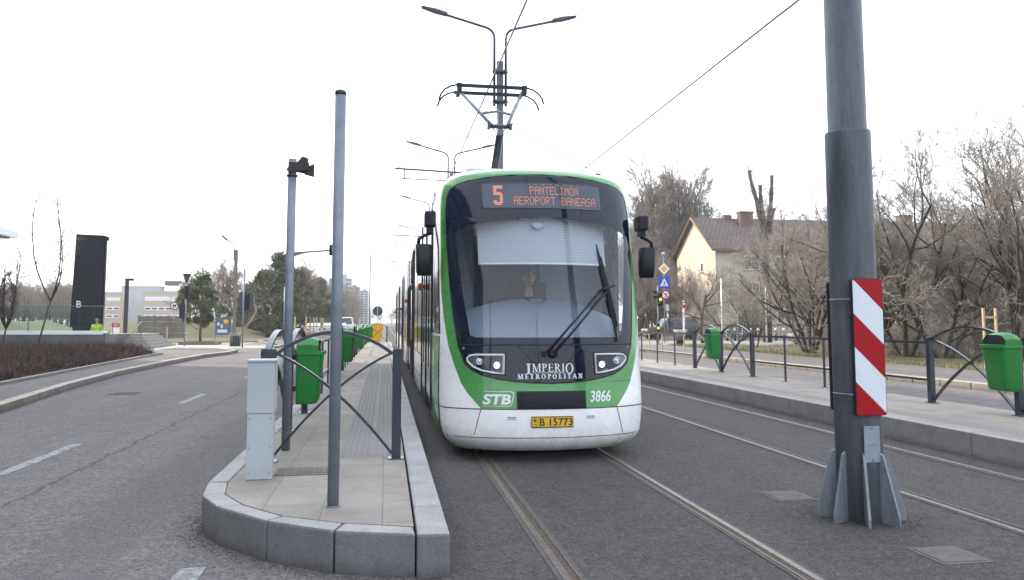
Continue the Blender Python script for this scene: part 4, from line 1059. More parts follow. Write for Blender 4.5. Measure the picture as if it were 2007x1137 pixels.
for s in (-1, 1): hd.box(s * .56 - .03, s * .56 + .03, hy - .25, hy + .25, hz - .06, hz - .01).box(s * .57 - .04, s * .57 + .04, hy - .28, hy - .2, hz - .1, hz + .05)
obj('collector_head', hd, M['blackmatt'], pan)

# ------------------------------------------------------------------ people
def skin_body(name, verts, edges, m, parent=None, root=0, levels=1):
    me = bpy.data.meshes.new(name); bm = bmesh.new(); lay = bm.verts.layers.skin.verify(); bv = []
    for i, (p, r) in enumerate(verts):
        v = bm.verts.new(p); v[lay].radius = (r, r) if not isinstance(r, tuple) else r; v[lay].use_root = i == root; bv.append(v)
    for a, b in edges: bm.edges.new((bv[a], bv[b]))
    bm.to_mesh(me); bm.free(); me.materials.append(m)
    o = bpy.data.objects.new(name, me); COL.objects.link(o)
    if parent: o.parent = parent
    sk = o.modifiers.new("skin", 'SKIN'); sk.use_smooth_shade = True
    su = o.modifiers.new("sub", 'SUBSURF'); su.levels = su.render_levels = levels
    dg = bpy.context.evaluated_depsgraph_get(); me2 = bpy.data.meshes.new_from_object(o.evaluated_get(dg)); me2.name = name
    o.modifiers.clear(); o.data = me2
    if not me2.materials: me2.materials.append(m)
    for p in me2.polygons: p.use_smooth = True
    return o
def head_mb(c, s=1.0):
    """face towards -y, with brow, nose, lips, chin and ears"""
    m = MB(); rows = []; n, k = 28, 20
    for i in range(k + 1):
        ph = math.pi * i / k; z = -math.cos(ph); rr = math.sin(ph); row = []
        for j in range(n + 1):
            th = 2 * math.pi * j / n; x, y = math.sin(th) * rr, -math.cos(th) * rr
            jaw = 1 - .16 * max(0, -z - .15) ** 1.3
            X, Y, Z = x * .078 * jaw, y * .098 * (1 - .10 * max(0, -z)), z * .118
            f = max(0, -y)                                   # front weight
            g = lambda cx, cz, sx, sz: math.exp(-((x - cx) / sx) ** 2 - ((z - cz) / sz) ** 2) * (f > .2)
            Y -= .036 * g(0, -.16, .15, .18) + .016 * g(0, .10, .11, .24)   # nose
            Y += .020 * (g(.36, .08, .17, .12) + g(-.36, .08, .17, .12))     # eye sockets
            Y -= .011 * (g(.34, .26, .26, .07) + g(-.34, .26, .26, .07))      # brow
            Y -= .008 * g(0, -.50, .26, .07) - .006 * g(0, -.43, .2, .03)     # lips
            Y -= .010 * g(0, -.80, .3, .16)                                   # chin
            row.append((c[0] + X * s, c[1] + Y * s, c[2] + Z * s))
        rows.append(row)
    m.grid(rows, True)
    for sg in (-1, 1): m.lathe([(.012, -.03), (.022, -.015), (.02, .01), (.008, .03)], 8, fn=lambda a, b, d: (c[0] + (sg * (.076 + abs(a) * .35)) * s, c[1] + (b * .8 + .01) * s, c[2] + d * s))
    return m
def person(name, label, loc, rot, verts, edges, cloth_v, cloth_e, hc, cm, group=None, cname='shirt'):
    o = thing(name, label, 'person', loc, rot)
    body = skin_body('body', verts, edges, M['skin'], o)
    h = head_mb(hc); me = body.data; bm = bmesh.new(); bm.from_mesh(me); hm = h.mesh('h'); bm.from_mesh(hm)
    for f in bm.faces: f.smooth = True
    bm.to_mesh(me); bm.free(); bpy.data.meshes.remove(hm)
    skin_body(cname, cloth_v, cloth_e, cm, o)
    hr = MB(); rows = []
    for i in range(7):
        a = R(5 + i * 15); rows.append([(hc[0] + .084 * math.sin(a) * math.cos(t), hc[1] + .010 + .103 * math.sin(a) * math.sin(t) * (.9 if math.sin(t) < 0 else 1.02), hc[2] + .128 * math.cos(a) + (.030 * max(0, -math.sin(t)) * (i / 6.) ** 2 * 2)) for t in (2 * math.pi * j / 20 for j in range(21))])
    obj('hair', hr.grid(rows, True), M['hair'], o)
    ey = MB()
    for sg in (-1, 1): ey.lathe([(.002, -.007), (.008, -.003), (.008, .003), (.002, .007)], 8, (hc[0] + sg * .029, hc[1] - .085, hc[2] + .010))
    obj('eyes', ey, M['ink'], o)
    br = MB()
    for sg in (-1, 1): br.tube([(hc[0] + sg * x, hc[1] - y, hc[2] + z) for x, y, z in ((.012, .099, .027), (.03, .097, .033), (.05, .084, .028))], [.003, .005, .003], 6)
    obj('eyebrows', br, M['hair'], o)
    obj('mouth', MB().tube([(hc[0] + x, hc[1] - y, hc[2] - .058) for x, y in ((-.026, .082), (-.012, .097), (.012, .097), (.026, .082))], [.003, .006, .006, .003], 6), mat('lips', (.30, .11, .09), .5), o); return o
def hand(vs, es, wrist, tip_dir, s):
    """palm, four curled fingers and a thumb that leaves the side of the palm"""
    w = len(vs) - 1; d = Vector(tip_dir).normalized(); side = d.cross(Vector((0, 0, 1))).normalized() * s; p = Vector(wrist)
    vs.append((tuple(p + d * .05), (.034, .016))); es.append((w, w + 1)); pc = w + 1
    for i, L in enumerate((.07, .08, .075, .06)):
        b = p + d * .09 + side * (.027 - .018 * i); n = len(vs)
        vs += [(tuple(b), .0095), (tuple(b + d * L * .5 + Vector((0, 0, -.012))), .0085), (tuple(b + d * L * .75 + Vector((0, 0, -.045))), .007)]; es += [(pc, n), (n, n + 1), (n + 1, n + 2)]
    b = p + d * .035 + side * .04; n = len(vs); vs += [(tuple(b), .011), (tuple(b + d * .035 + side * .012 + Vector((0, 0, -.02))), .009)]; es += [(pc, n), (n, n + 1)]
# seated driver; local origin on the seat, facing -y
dv = [((0, .0, .10), .15), ((0, .02, .30), .145), ((0, .0, .50), .15), ((0, -.0, .57), .075), ((0, -.01, .64), .052), ((0, -.02, .72), .052)]
de = [(0, 1), (1, 2), (2, 3), (3, 4), (4, 5)]
for s in (-1, 1):
    n = len(dv); dv += [((s * .19, 0, .51), .065), ((s * .25, -.10, .27), .05), ((s * .17, -.34, .24), .036)]; de += [(2, n), (n, n + 1), (n + 1, n + 2)]; hand(dv, de, (s * .17, -.34, .24), (-.25 * s, -1, .05), -s)
    n = len(dv); dv += [((s * .1, -.05, .06), .10), ((s * .13, -.42, .08), .075), ((s * .13, -.50, -.32), .05), ((s * .13, -.60, -.38), .04)]; de += [(0, n), (n, n + 1), (n + 1, n + 2), (n + 2, n + 3)]
cv = [((0, .0, .12), .175), ((0, .02, .30), .17), ((0, .0, .50), .175), ((0, -.005, .625), .080)]; ce = [(0, 1), (1, 2), (2, 3)]
for s in (-1, 1): n = len(cv); cv += [((s * .20, 0, .51), .078), ((s * .255, -.10, .27), .062), ((s * .19, -.30, .245), .05)]; ce += [(2, n), (n, n + 1), (n + 1, n + 2)]
person('person', 'tram driver in a dark shirt sitting behind the windscreen', (1.785 - .02, 8.35 + 1.34, 1.245), 0, dv, de, cv, ce, (0, -.035, .815), M['cloth'])
# standing worker in a hi-vis vest
dv = [((0, 0, .95), .15), ((0, 0, 1.15), .14), ((0, 0, 1.38), .15), ((0, 0, 1.46), .08), ((0, 0, 1.54), .055), ((0, 0, 1.60), .055)]; de = [(i, i + 1) for i in range(5)]
cv = [((0, 0, .86), .18), ((0, 0, 1.15), .18), ((0, 0, 1.37), .185), ((0, 0, 1.47), .09)]; ce = [(0, 1), (1, 2), (2, 3)]
for s in (-1, 1): n = len(cv); cv += [((s * .205, 0, 1.38), .085), ((s * .255, .02, 1.10), .066), ((s * .245, -.05, .90), .05)]; ce += [(2, n), (n, n + 1), (n + 1, n + 2)]
for s in (-1, 1):
    n = len(dv); dv += [((s * .2, 0, 1.38), .065), ((s * .25, .02, 1.10), .05), ((s * .24, -.06, .86), .036)]; de += [(2, n), (n, n + 1), (n + 1, n + 2)]; hand(dv, de, (s * .24, -.06, .86), (0, -.25, -1), s)
    n = len(dv); dv += [((s * .1, 0, .86), .10), ((s * .11, 0, .48), .07), ((s * .11, .02, .08), .05), ((s * .12, -.12, .04), .04)]; de += [(0, n), (n, n + 1), (n + 1, n + 2), (n + 2, n + 3)]
w = person('person', 'worker in a yellow hi-vis vest behind the glass balustrade', (at(190, 632, 45.2).x, 45.2, -.05), 0, dv, de, cv, ce, (0, -.02, 1.70), M['hivis'], cname='vest')
tv = [((0, 0, .90), .17), ((0, 0, .84), .165)]; te = [(0, 1)]
for s in (-1, 1): n = len(tv); tv += [((s * .1, 0, .80), .115), ((s * .11, 0, .46), .085), ((s * .11, .02, .10), .065)]; te += [(1, n), (n, n + 1), (n + 1, n + 2)]
skin_body('trousers', tv, te, M['cloth'], w)
# ================================================================== trees
def rnd_perp(d, rg):
    a = Vector((rg.gauss(0, 1), rg.gauss(0, 1), rg.gauss(0, 1))); a -= d * a.dot(d); return a.normalized()
def bare_kind(name, label, group, seed, H, stems, trunk_h, r0, levels, kids, ang, ratio, up=.12, wig=.16, bark='bark', twig='twig', thin=.006, droop=0.0, lean=.15):
    rg = random.Random(seed); o = thing(name, label, 'tree', (0, 0, 0), 0, group); tr, tw = MB(), MB()
    def grow(p, d, L, r, lv, big):
        nseg = 5 if lv == 0 else (4 if lv == 1 else 3); pts, rs = [p], [r]; q = p.copy(); dd = d.copy()
        for i in range(nseg):
            dd = (dd + rnd_perp(dd, rg) * wig + Vector((0, 0, up if lv < 3 else up - droop))).normalized(); q = q + dd * (L / nseg); pts.append(q.copy()); rs.append(max(thin * .5, r * (1 - .62 * (i + 1) / nseg)))
        (tr if lv <= 1 else tw).tube(pts, rs, 7 if lv == 0 else (5 if lv == 1 else 3), caps=False)
        if lv >= levels: return
        nk = kids[lv]
        for k in range(nk):
            t = (.30 if lv or trunk_h < .5 else trunk_h / max(L, .1)) ; t = t + (1 - t) * ((k + rg.random()) / nk); t = min(t, .99)
            f = t * nseg; i = min(int(f), nseg - 1); b = pts[i].lerp(pts[i + 1], f - i); bd = (pts[i + 1] - pts[i]).normalized()
            a = R(rg.gauss(ang[lv], 10)); nd = (bd * math.cos(a) + rnd_perp(bd, rg) * math.sin(a)).normalized()
            grow(b, nd, L * ratio[lv] * rg.uniform(.65, 1.15) * (1.1 - .45 * t), max(thin, rs[i] * .55), lv + 1, big)
    for s in range(stems):
        a = 2 * math.pi * s / stems + rg.random(); l = lean if stems > 1 else lean * .4
        d = Vector((math.cos(a) * l, math.sin(a) * l, 1)).normalized()
        grow(Vector((math.cos(a), math.sin(a), 0)) * (.12 if stems > 1 else 0) + Vector((0, 0, -.1)), d, H * rg.uniform(.85, 1.1), r0 * rg.uniform(.8, 1.1), 0, True)
    obj('trunk', tr, M[bark], o); obj('crown', tw, M[twig], o); return o
GT = 'bare trees beyond the right road'
kA = bare_kind('bare_tree', 'x', GT, 11, 4.4, 5, .6, .085, 4, (9, 8, 6, 5), (40, 45, 48, 48), (.66, .60, .55, .55), up=.08, lean=.38, droop=.14, thin=.0075)
kB = bare_kind('bare_tree', 'x', GT, 23, 5.4, 3, 1.0, .10, 4, (11, 8, 7, 5), (42, 42, 45, 45), (.62, .60, .55, .5), up=.13, lean=.28, wig=.2, thin=.0075)
kC = bare_kind('bare_tree', 'x', GT, 37, 3.4, 3, .7, .08, 4, (9, 8, 7, 5), (50, 48, 48, 45), (.78, .64, .58, .5), up=.05, lean=.42, wig=.26, droop=.10, thin=.0075)
kD = bare_kind('bare_tree', 'x', 'large bare trees in the far background', 41, 13.5, 7, .4, .2, 4, (10, 9, 7, 4), (34, 34, 36, 38), (.48, .5, .50, .45), up=.12, lean=.25, wig=.09, twig='twigfar', thin=.024)
kE = bare_kind('bare_tree', 'x', 'row of bare trees along the left road', 53, 6.6, 3, 1.0, .12, 4, (11, 8, 6, 4), (42, 42, 42, 45), (.58, .58, .52, .5), up=.10, twig='twigfar', thin=.017, lean=.25)
kF = bare_kind('bare_tree', 'x', GT, 61, 3.3, 1, 1.5, .12, 4, (9, 8, 6, 5), (52, 45, 45, 45), (.85, .6, .55, .5), up=.10, lean=.3, wig=.22, thin=.009, bark='bark', twig='twig2')
def sapling(name, label, loc, seed, forks, H, sp):
    rg = random.Random(seed); o = thing(name, label, 'tree', loc, 0, 'young bare trees in the shrub bed'); tr, tw = MB(), MB()
    fork = Vector((.42 * sp, 0, H * .36)); tr.tube([(0, 0, -.2), (.05 * sp, 0, H * .1), (.25 * sp, .02, H * .24), fork], [.045, .04, .034, .03], 7)
    for a, l in forks:
        d = Vector((a, rg.uniform(-.15, .15), 1)).normalized(); p = fork.copy(); pts = [p.copy()]; rs = [.030]
        for i in range(7):
            d = (d + Vector((-a * .16, 0, .14)) + rnd_perp(d, rg) * .07).normalized(); p = p + d * l / 7; pts.append(p.copy()); rs.append(.028 * (1 - i / 8) + .006)
        tr.tube(pts, rs, 5)
        for i in range(2, 8):
            for k in range(4):
                b = pts[i - 1].lerp(pts[i], rg.random()); dd = Vector((rg.gauss(0, .6), rg.gauss(0, .5), .7)).normalized(); L = l * rg.uniform(.08, .2); q = [b]
                for j in range(3): dd = (dd + rnd_perp(dd, rg) * .25).normalized(); q.append(q[-1] + dd * L / 3)
                tw.tube(q, [.013, .011, .009, .007], 3, caps=False)
                for j in (1, 2):
                    for z in range(2): e = (dd + rnd_perp(dd, rg) * .8).normalized(); tw.tube([q[j], q[j] + e * L * .5], [.008, .006], 3, caps=False)
    obj('trunk', tr, M['bark'], o); obj('crown', tw, M['twig2'], o); return o
def evergreen(name, label, cat, loc, seed, H, Wd, n_cl, per, leaf, m, group, trunk_r=.1, low=.18, shape=1.0, gaps=.5):
    rg = random.Random(seed); o = thing(name, label, cat, loc, 0, group); tr, cr = MB(), MB()
    tp = [(0, 0, -.1)]
    for i in range(1, 7): tp.append((rg.gauss(0, .03 * H / 5), rg.gauss(0, .03 * H / 5), H * .92 * i / 6))
    tr.tube(tp, [trunk_r * (1 - .13 * i) for i in range(7)], 7)
    for c in range(n_cl):
        t = low + (1 - low) * (c + rg.random()) / n_cl; a = rg.random() * 6.283
        rad = Wd * (1 - max(0, (t - .45) / .55) ** (1.3 * shape)) * (.55 + .45 * min(1, (t - low) / .2 + .3)) * rg.uniform(.35, 1.08)
        ctr = Vector((math.cos(a) * rad, math.sin(a) * rad, t * H + rg.gauss(0, .05 * H) * .4)); base = Vector((0, 0, max(.1, (t - .12)) * H))
        mid = base.lerp(ctr, .5) + Vector((0, 0, -.04 * H)); tr.tube([base, mid, ctr], [trunk_r * .3, trunk_r * .2, .012], 4, caps=False)
        sz = Wd * rg.uniform(.13, .30)
        for k in range(per):
            d = Vector((rg.gauss(0, 1), rg.gauss(0, 1), rg.gauss(0, .75))); d = d.normalized() * sz * rg.random() ** gaps; p = ctr + d
            ax = (d.normalized() * .8 + Vector((0, 0, .35)) + rnd_perp(Vector((0, 0, 1)), rg) * .6).normalized(); sd = rnd_perp(ax, rg); l = leaf * rg.uniform(.6, 1.3); w = l * .22
            cr.poly([p - sd * w, p + ax * l * .5 + sd * w * .2, p + ax * l, p + ax * l * .4 - sd * w * 1.6]) if k % 2 else cr.poly([p - sd * w, p + sd * w, p + ax * l])
    obj('trunk', tr, M['bark'], o); obj('crown', cr, m, o); return o

def ground_at(px, Y): v = at(px, 632, Y); return (v.x, Y)
used = set()
def put(kind, px, Y, label, rot, sc=1.0, z=.1):
    x, y = ground_at(px, Y); loc = (x, y, z)
    if kind.name not in used:
        used.add(kind.name); kind.location = loc; kind.rotation_euler = (0, 0, rot); kind.scale = (sc,) * 3; kind["label"] = label; return kind
    return dup(kind, loc, rot, label, sc)
# right: thicket close to the road
put(kA, 1585, 32, 'multi stemmed bare tree immediately left of the thick mast', .3, 1.05)
put(kB, 1480, 41, 'bare tree in front of the house facade below the pollarded trunk', 1.2, .52)
put(kF, 1376, 55, 'small crooked bare tree in front of the cream gable', 2.2, 1.15)
put(kA, 1712, 30, 'bare tree peeking out just right of the striped board', 1.9, 1.0)
put(kB, 1772, 27.5, 'multi stemmed bare tree between the mast and the right bin', 3.3, 1.1)
put(kC, 1850, 26.5, 'low spreading bare tree left of the wooden stakes', .4, 1.15)
put(kB, 1985, 25, 'tall bare tree at the right edge of the photo', 5.0, 1.36)
put(kA, 1930, 31, 'bare tree right behind the wooden stakes', 4.1, 1.1)
put(kA, 2075, 27, 'bare tree leaning into the right edge of the photo', .9, 1.42)
more = [(1630, 44, kA, 1.1), (1680, 40, kB, 1.0), (1740, 44, kC, 1.3), (1800, 40, kA, 1.15), (1870, 42, kB, 1.1), (1950, 45, kC, 1.6), (2010, 38, kA, 1.2), (1830, 56, kB, 1.25), (1700, 58, kA, 1.25), (1920, 58, kA, 1.4), (1990, 60, kB, 1.3), (1430, 66, kC, 1.1)]
for i, (px, Y, k, s) in enumerate(more): put(k, px, Y, 'bare tree in the tangled thicket behind the front row on the right', i * 1.7, s)
put(kD, 1312, 108, 'large rounded bare tree left of the house', .5, 1.42)
bg = [(1322, 112, 1.4), (1292, 106, 1.3), (1265, 100, .85), (1240, 120, .9), (1290, 95, .6), (1255, 84, .5)]
for i, (px, Y, s) in enumerate(bg): put(kD, px, Y, 'bare background tree beside the large rounded tree left of the house', 1 + i * 1.3, s)
for i, (px, Y, s) in enumerate([(1250, 78, .95), (1275, 82, 1.0), (1300, 86, 1.0), (1322, 80, .75), (1262, 92, 1.1)]): put(kE, px, Y, 'low bare tree behind the traffic signs', i * 2.1, s)
# pollarded tree
rg = random.Random(5); o = thing('pollarded_tree', 'tall pollarded tree with dark stubby top in front of the house', 'tree', (*ground_at(1503, 56), .1), 0)
tr, tw = MB(), MB(); tops = []
tr.tube([(0, 0, -.1), (.1, 0, 3), (.0, .1, 6), (-.1, 0, 8.2)], [.36, .30, .27, .24], 9)
for a, l, x in ((-.03, 5.6, -.16), (.02, 5.2, .14), (.10, 2.6, .24), (-.02, 4.4, 0), (-.10, 2.2, -.2)):
    pts = [Vector((x, .05, 7.6))]; d = Vector((a, rg.uniform(-.1, .1), 1)).normalized()
    for i in range(7): d = (d + rnd_perp(d, rg) * .07).normalized(); pts.append(pts[-1] + d * l / 7)
    tr.tube(pts, [.20 + (.05 if i % 2 else 0) - .013 * i for i in range(8)], 7); tops.append(pts)
for k in range(230):
    t = rg.random(); pts = tops[k % 5] if k % 8 else [Vector((0, 0, 2.5)), Vector((0, 0, 5)), Vector((0, 0, 8))]
    i = rg.randrange(len(pts) - 1); b = pts[i].lerp(pts[i + 1], rg.random()); d = Vector((rg.gauss(0, 1), rg.gauss(0, 1), .9 if k % 3 else .5)).normalized(); L = rg.uniform(.4, 1.5) if k % 8 else rg.uniform(1.0, 2.6); q = [b]
    for j in range(4): d = (d + rnd_perp(d, rg) * .15 + Vector((0, 0, .1))).normalized(); q.append(q[-1] + d * L / 4)
    tw.tube(q, [.03, .024, .018, .012, .007], 3, caps=False)
    if L > 1:
        for j in (2, 3):
            for z in range(3): e = (d + rnd_perp(d, rg) * .9).normalized(); tw.tube([q[j], q[j] + e * L * .25, q[j] + e * L * .4 + Vector((0, 0, .1))], [.009, .007, .004], 3, caps=False)
obj('trunk', tr, M['bark'], o); obj('crown', tw, M['twig'], o)
# left: young trees in the bed
sapling('young_tree', 'tall slender young bare tree with two long forks left of the black pylon', (*ground_at(76, 36.5), .1), 3, ((-.55, 4.9), (.40, 4.5), (.75, 3.6)), 6.4, 1.0)
sapling('young_tree', 'young bare tree with many upright branches at the left edge', (*ground_at(3, 33), .1), 9, ((-.7, 2.0), (-.2, 2.4), (.35, 2.6), (.75, 2.2), (.1, 3.0), (-.4, 2.2), (.5, 1.8)), 3.2, .4)
# left: pines, conifers and the long row
evergreen('pine_tree', 'small ragged pine standing in a kerbed square', 'tree', (*ground_at(394, 56.5), .12), 5, 4.5, 1.75, 34, 330, .16, M['needle'], 'evergreens on the left', .09, .28, 1.2, .55)
GC = 'evergreens on the left'
for i, (px, Y, H, Wd, lab) in enumerate(((518, 84, 6.6, 2.6, 'dense dark conifer right of the tall thin traffic light pole'), (548, 80, 7.8, 2.7, 'tallest dark conifer directly behind the sign pole'), (588, 96, 7.4, 2.8, 'dark conifer between the sign pole and the plain pole'), (492, 88, 5.2, 2.3, 'lowest dark conifer beside the leaning bare branch'), (625, 118, 7.6, 2.8, 'dark conifer farthest along the left row'))):
    evergreen('conifer', lab, 'tree', (*ground_at(px, Y), .03), 60 + i, H, Wd, 46, 190, .34, M['needle2'], GC, .16, .10, 1.0, .6)
row = [(-11.5, 96, .95), (-13, 104, 1.05), (-11, 112, 1.0), (-13.5, 122, 1.1), (-11, 132, 1.05), (-12.5, 142, 1.1), (-11, 153, 1.1), (-12.5, 165, 1.1), (-10.5, 178, 1.05), (-12, 192, 1.1), (-11, 208, 1.1), (-10.5, 228, 1.1), (-11, 250, 1.1), (-10.5, 275, 1.1), (-11, 300, 1.1), (-16, 90, .9), (-19, 95, .9), (-23, 100, .85)]
for i, (x, Y, s) in enumerate(row):
    px = 755 + 1557 * x / Y
    put(kE, 755, 50, 'bare tree in the long hazy row along the left road', i * 2.3, s); 
    last = [o for o in COL.objects if o.parent is None][-1]
    (last if i or True else kE).location = (x, Y, 0)
# leaning bare branch near the traffic light
o = thing('leaning_tree', 'pale leaning bare trunk beside the wire litter basket', 'tree', (*ground_at(468, 52.5), .1), 0)
obj('trunk', MB().tube([(-.15, 0, 0), (.2, 0, .75), (.75, 0, 1.5), (1.05, 0, 2.1), (1.0, 0, 2.6)], [.075, .065, .055, .045, .02], 7), mat('pale_bark', (.32, .26, .2), .9), o)
tw = MB(); rg = random.Random(2)
for k in range(26): b = Vector((1.0, 0, 2.2 + rg.random() * .4)) if k % 2 else Vector((.4, 0, 1.1)); d = Vector((rg.gauss(0, .5), rg.gauss(0, .5), 1)).normalized(); tw.tube([b, b + d * .6, b + d * 1.1 + Vector((.1, 0, 0))], [.012, .008, .004], 3, caps=False)
obj('crown', tw, M['twig'], o)
# ------------------------------------------------------------------ ground cover
hg = MB(); rg = random.Random(8)
def bedx(y):
    for (x0, y0), (x1, y1) in zip(BED, BED[1:6]):
        if y0 <= y <= y1: return x0 + (x1 - x0) * (y - y0) / (y1 - y0)
    return -9
n = 0
while n < 15000:
    y = rg.uniform(13, 37.6); x = bedx(min(y, 36.5)) - .22 - (8.8 * rg.random() ** 1.3)
    if y > 36.2: x -= (y - 36.2) * 1.1
    hgt = (.28 + .42 * min(1, (bedx(min(y, 36.5)) - x) / 1.4)) * rg.uniform(.6, 1.15); d = Vector((rg.gauss(0, .45), rg.gauss(0, .45), 1)).normalized(); b = Vector((x, y, .12)); s = rnd_perp(d, rg)
    m_ = b + d * hgt * .55; e = m_ + (d + rnd_perp(d, rg) * .55).normalized() * hgt * .5; w = .011
    hg.poly([b - s * w, b + s * w, m_ + s * w * .8, m_ - s * w * .8]); hg.poly([m_ - s * w * .8, m_ + s * w * .8, e])
    e2 = m_ + (d + rnd_perp(d, rg) * .9).normalized() * hgt * .42; hg.poly([m_ - s * w * .7, m_ + s * w * .7, e2]); n += 1
o = obj('shrubs', hg, M['hedge']); tag(o, 'low leafless brown shrubs filling the bed on the left', 'shrubs', kind='stuff')
gm = MB()
for k in range(9000):
    x, y = rg.uniform(16.9, 34), rg.uniform(18, 46)
    if rg.random() < .35: x = 16.85 + abs(rg.gauss(0, .5))
    z = .13; h = rg.uniform(.04, .14); a = rg.random() * 6.28; c, s_ = math.cos(a) * .018, math.sin(a) * .018; lx, ly = rg.gauss(0, .03), rg.gauss(0, .03)
    gm.poly([(x - c, y - s_, z - .05), (x + c, y + s_, z - .05), (x + lx, y + ly, z + h)])
o = obj('grass', gm, M['blade']); tag(o, 'tufts of short spring grass under the bare trees', 'grass', kind='stuff')
# far woodland edge at the left horizon
rg = random.Random(12)
for k in range(34):
    px = -70 + k * 6.6 + rg.uniform(-4, 4); Y = rg.uniform(120, 185); put(kE, px, Y, 'bare tree in the far wood behind the glass balustrade', rg.random() * 6, (7.4 + rg.uniform(-.8, .6)) * Y / 150 / 8.4)
for k, (x, Y) in enumerate(((-16, 420), (-9, 470), (-3, 520), (4, 480), (9, 560), (-22, 380), (14, 430), (22, 500), (-13, 560))): put(kE, 755 + 1557 * x / Y, Y, 'bare tree closing the far end of the avenue', k * 1.9, 1.2)
# brushwood under the right thicket
bw = MB()
for k in range(4200):
    y = rg.uniform(27, 58); x = 17.9 + rg.uniform(0, 26) * (.5 + y / 60); x = max(x, y * .56 + abs(rg.gauss(0, 2))); L = rg.uniform(.8, 2.9); p = Vector((x, y, .1)); d = Vector((rg.gauss(0, .55), rg.gauss(0, .55), 1)).normalized(); q = [p]
    for j in range(4): d = (d + rnd_perp(d, rg) * .28 + Vector((0, 0, -.06 * j))).normalized(); q.append(q[-1] + d * L / 4)
    bw.tube(q, [.013, .010, .008, .006, .004], 3, caps=False)
    for j in (1, 2, 3):
        for z in range(2): e = (d + rnd_perp(d, rg) * 1.1).normalized(); bw.tube([q[j], q[j] + e * L * .2, q[j] + e * L * .36 + Vector((0, 0, .05))], [.008, .006, .004], 3, caps=False)
o = obj('undergrowth', bw, M['twig']); tag(o, 'tangled leafless brushwood between the bare trees on the right', 'undergrowth', kind='stuff')
# ================================================================== buildings
def window(o, x, y, z, w, h, axis='x', depth=.10, frame='white', n=2):
    """window on a wall facing -y (axis x) or -x (axis y): frame, panes, sill"""
    fn = (lambda a, b, c: (x + a, y - b, z + c)) if axis == 'x' else (lambda a, b, c: (x - b, y - a, z + c))
    def bx(mb, a0, a1, b0, b1, c0, c1):
        p, q = fn(a0, b0, c0), fn(a1, b1, c1); mb.box(min(p[0], q[0]), max(p[0], q[0]), min(p[1], q[1]), max(p[1], q[1]), min(p[2], q[2]), max(p[2], q[2])); return mb
    f = MB(); t = .07
    bx(f, 0, w, 0, .05, 0, t); bx(f, 0, w, 0, .05, h - t, h); bx(f, 0, t, 0, .05, t, h - t); bx(f, w - t, w, 0, .05, t, h - t)
    for i in range(1, n): bx(f, w * i / n - t / 2, w * i / n + t / 2, 0, .05, t, h - t)
    wo = obj('window', f, M['whitefilm'] if frame == 'white' else M['blackmatt'], o)
    obj('pane', bx(MB(), t, w - t, .0, .02, t, h - t), M['winglass'], wo); obj('sill', bx(MB(), -.06, w + .06, 0, .14, -.07, -.003), M['concrete'], wo)
# cream house with brown tiled roof
HX, HY = 34.3, 78.0
o = thing('house', 'cream rendered house with a steep brown tiled roof behind the bare trees', 'house', (HX, HY, 0))
EV, RG, DP, LN = 9.5, 13.3, 11.0, 46.0
g = MB().box(0, LN, .0, DP, -.1, EV); g.prism([(0, EV), (DP, EV), (DP / 2, RG - .15)], 0, .3, lambda a, b, c: (c, a, b)); g.prism([(0, EV), (DP, EV), (DP / 2, RG - .15)], LN - .3, LN, lambda a, b, c: (c, a, b))
obj('wall', g, M['cream'], o)
rf = MB()
for s in (0, 1):
    e = (-.5 if s == 0 else DP + .5); ez = EV - .33; k = [(-.45, e, ez), (LN + .4, e, ez), (LN + .4, DP / 2, RG), (-.45, DP / 2, RG)]
    rf.poly(k if s == 0 else k[::-1]); rf.poly([(a, b, c - .18) for a, b, c in (k[::-1] if s == 0 else k)])
ro = obj('roof', rf, M['rooftile'], o)
bb = MB()
for s in (0, 1):
    e = (-.5 if s == 0 else DP + .5); bb.tube([(-.47, e, EV - .42), (-.47, DP / 2, RG - .09)], .13, 4)
bb.box(-.45, LN, -.62, -.5, EV - .50, EV - .36); obj('barge_board', bb, mat('brown_board', (.20, .10, .06), .7), ro)
for x in (4.8, 24.5, 38): 
    c = obj('chimney', MB().box(x, x + 1.5, DP / 2 - 1.6, DP / 2 - .7, RG - 1.2, RG + .45).box(x - .1, x + 1.6, DP / 2 - 1.7, DP / 2 - .6, RG + .45, RG + .62).box(x - 1.4, x - .5, DP / 2 - .4, DP / 2 + .4, RG - .6, RG + .35), mat('chimney_brick', (.16, .10, .08), .9, c2=(.10, .07, .06), scale=6), ro)
obj('antenna', MB().tube([(4.2, DP / 2 - .9, RG), (4.2, DP / 2 - .9, RG + 2.2)], .03, 5), M['darksteel'], ro)
for fl in (1.1, 3.9, 6.75):
    for i in range(12): window(o, 3.2 + i * 3.6, 0, fl + .3, 1.7, 1.5)
window(o, 0, 3.9, 7.0, .7, 1.0, 'y', n=1); window(o, 0, 7.6, 4.7, 1.0, 1.2, 'y', n=1)
# tall shopping building on the left whose shadow covers the foreground, with its canopy
o = thing('office_block', 'large pale building left of the photo with a thin white canopy jutting into view', 'building', (-24, 39.7, 0))
obj('wall', MB().box(-30, 0, -70, 0, 0, 24.5), M['greywall'], o)
gl = MB()
for k in range(6):
    for i in range(22): gl.box(.0, .06, -68.5 + i * 3.1, -66.2 + i * 3.1, 1.2 + k * 3.9, 3.9 + k * 3.9)
obj('window_band', gl, M['winglass'], o)
ca = MB().prism([(0, -8), (6.47, -2.0), (6.47, 1.25), (0, 1.25)], 5.55, 5.86); obj('canopy', ca, M['whitefilm'], o)
obj('canopy_soffit', MB().prism([(.02, -7.8), (6.2, -1.8), (6.2, 1.0), (.02, 1.0)], 5.48, 5.545), mat('soffit_boards', (.30, .27, .23), .7), o)
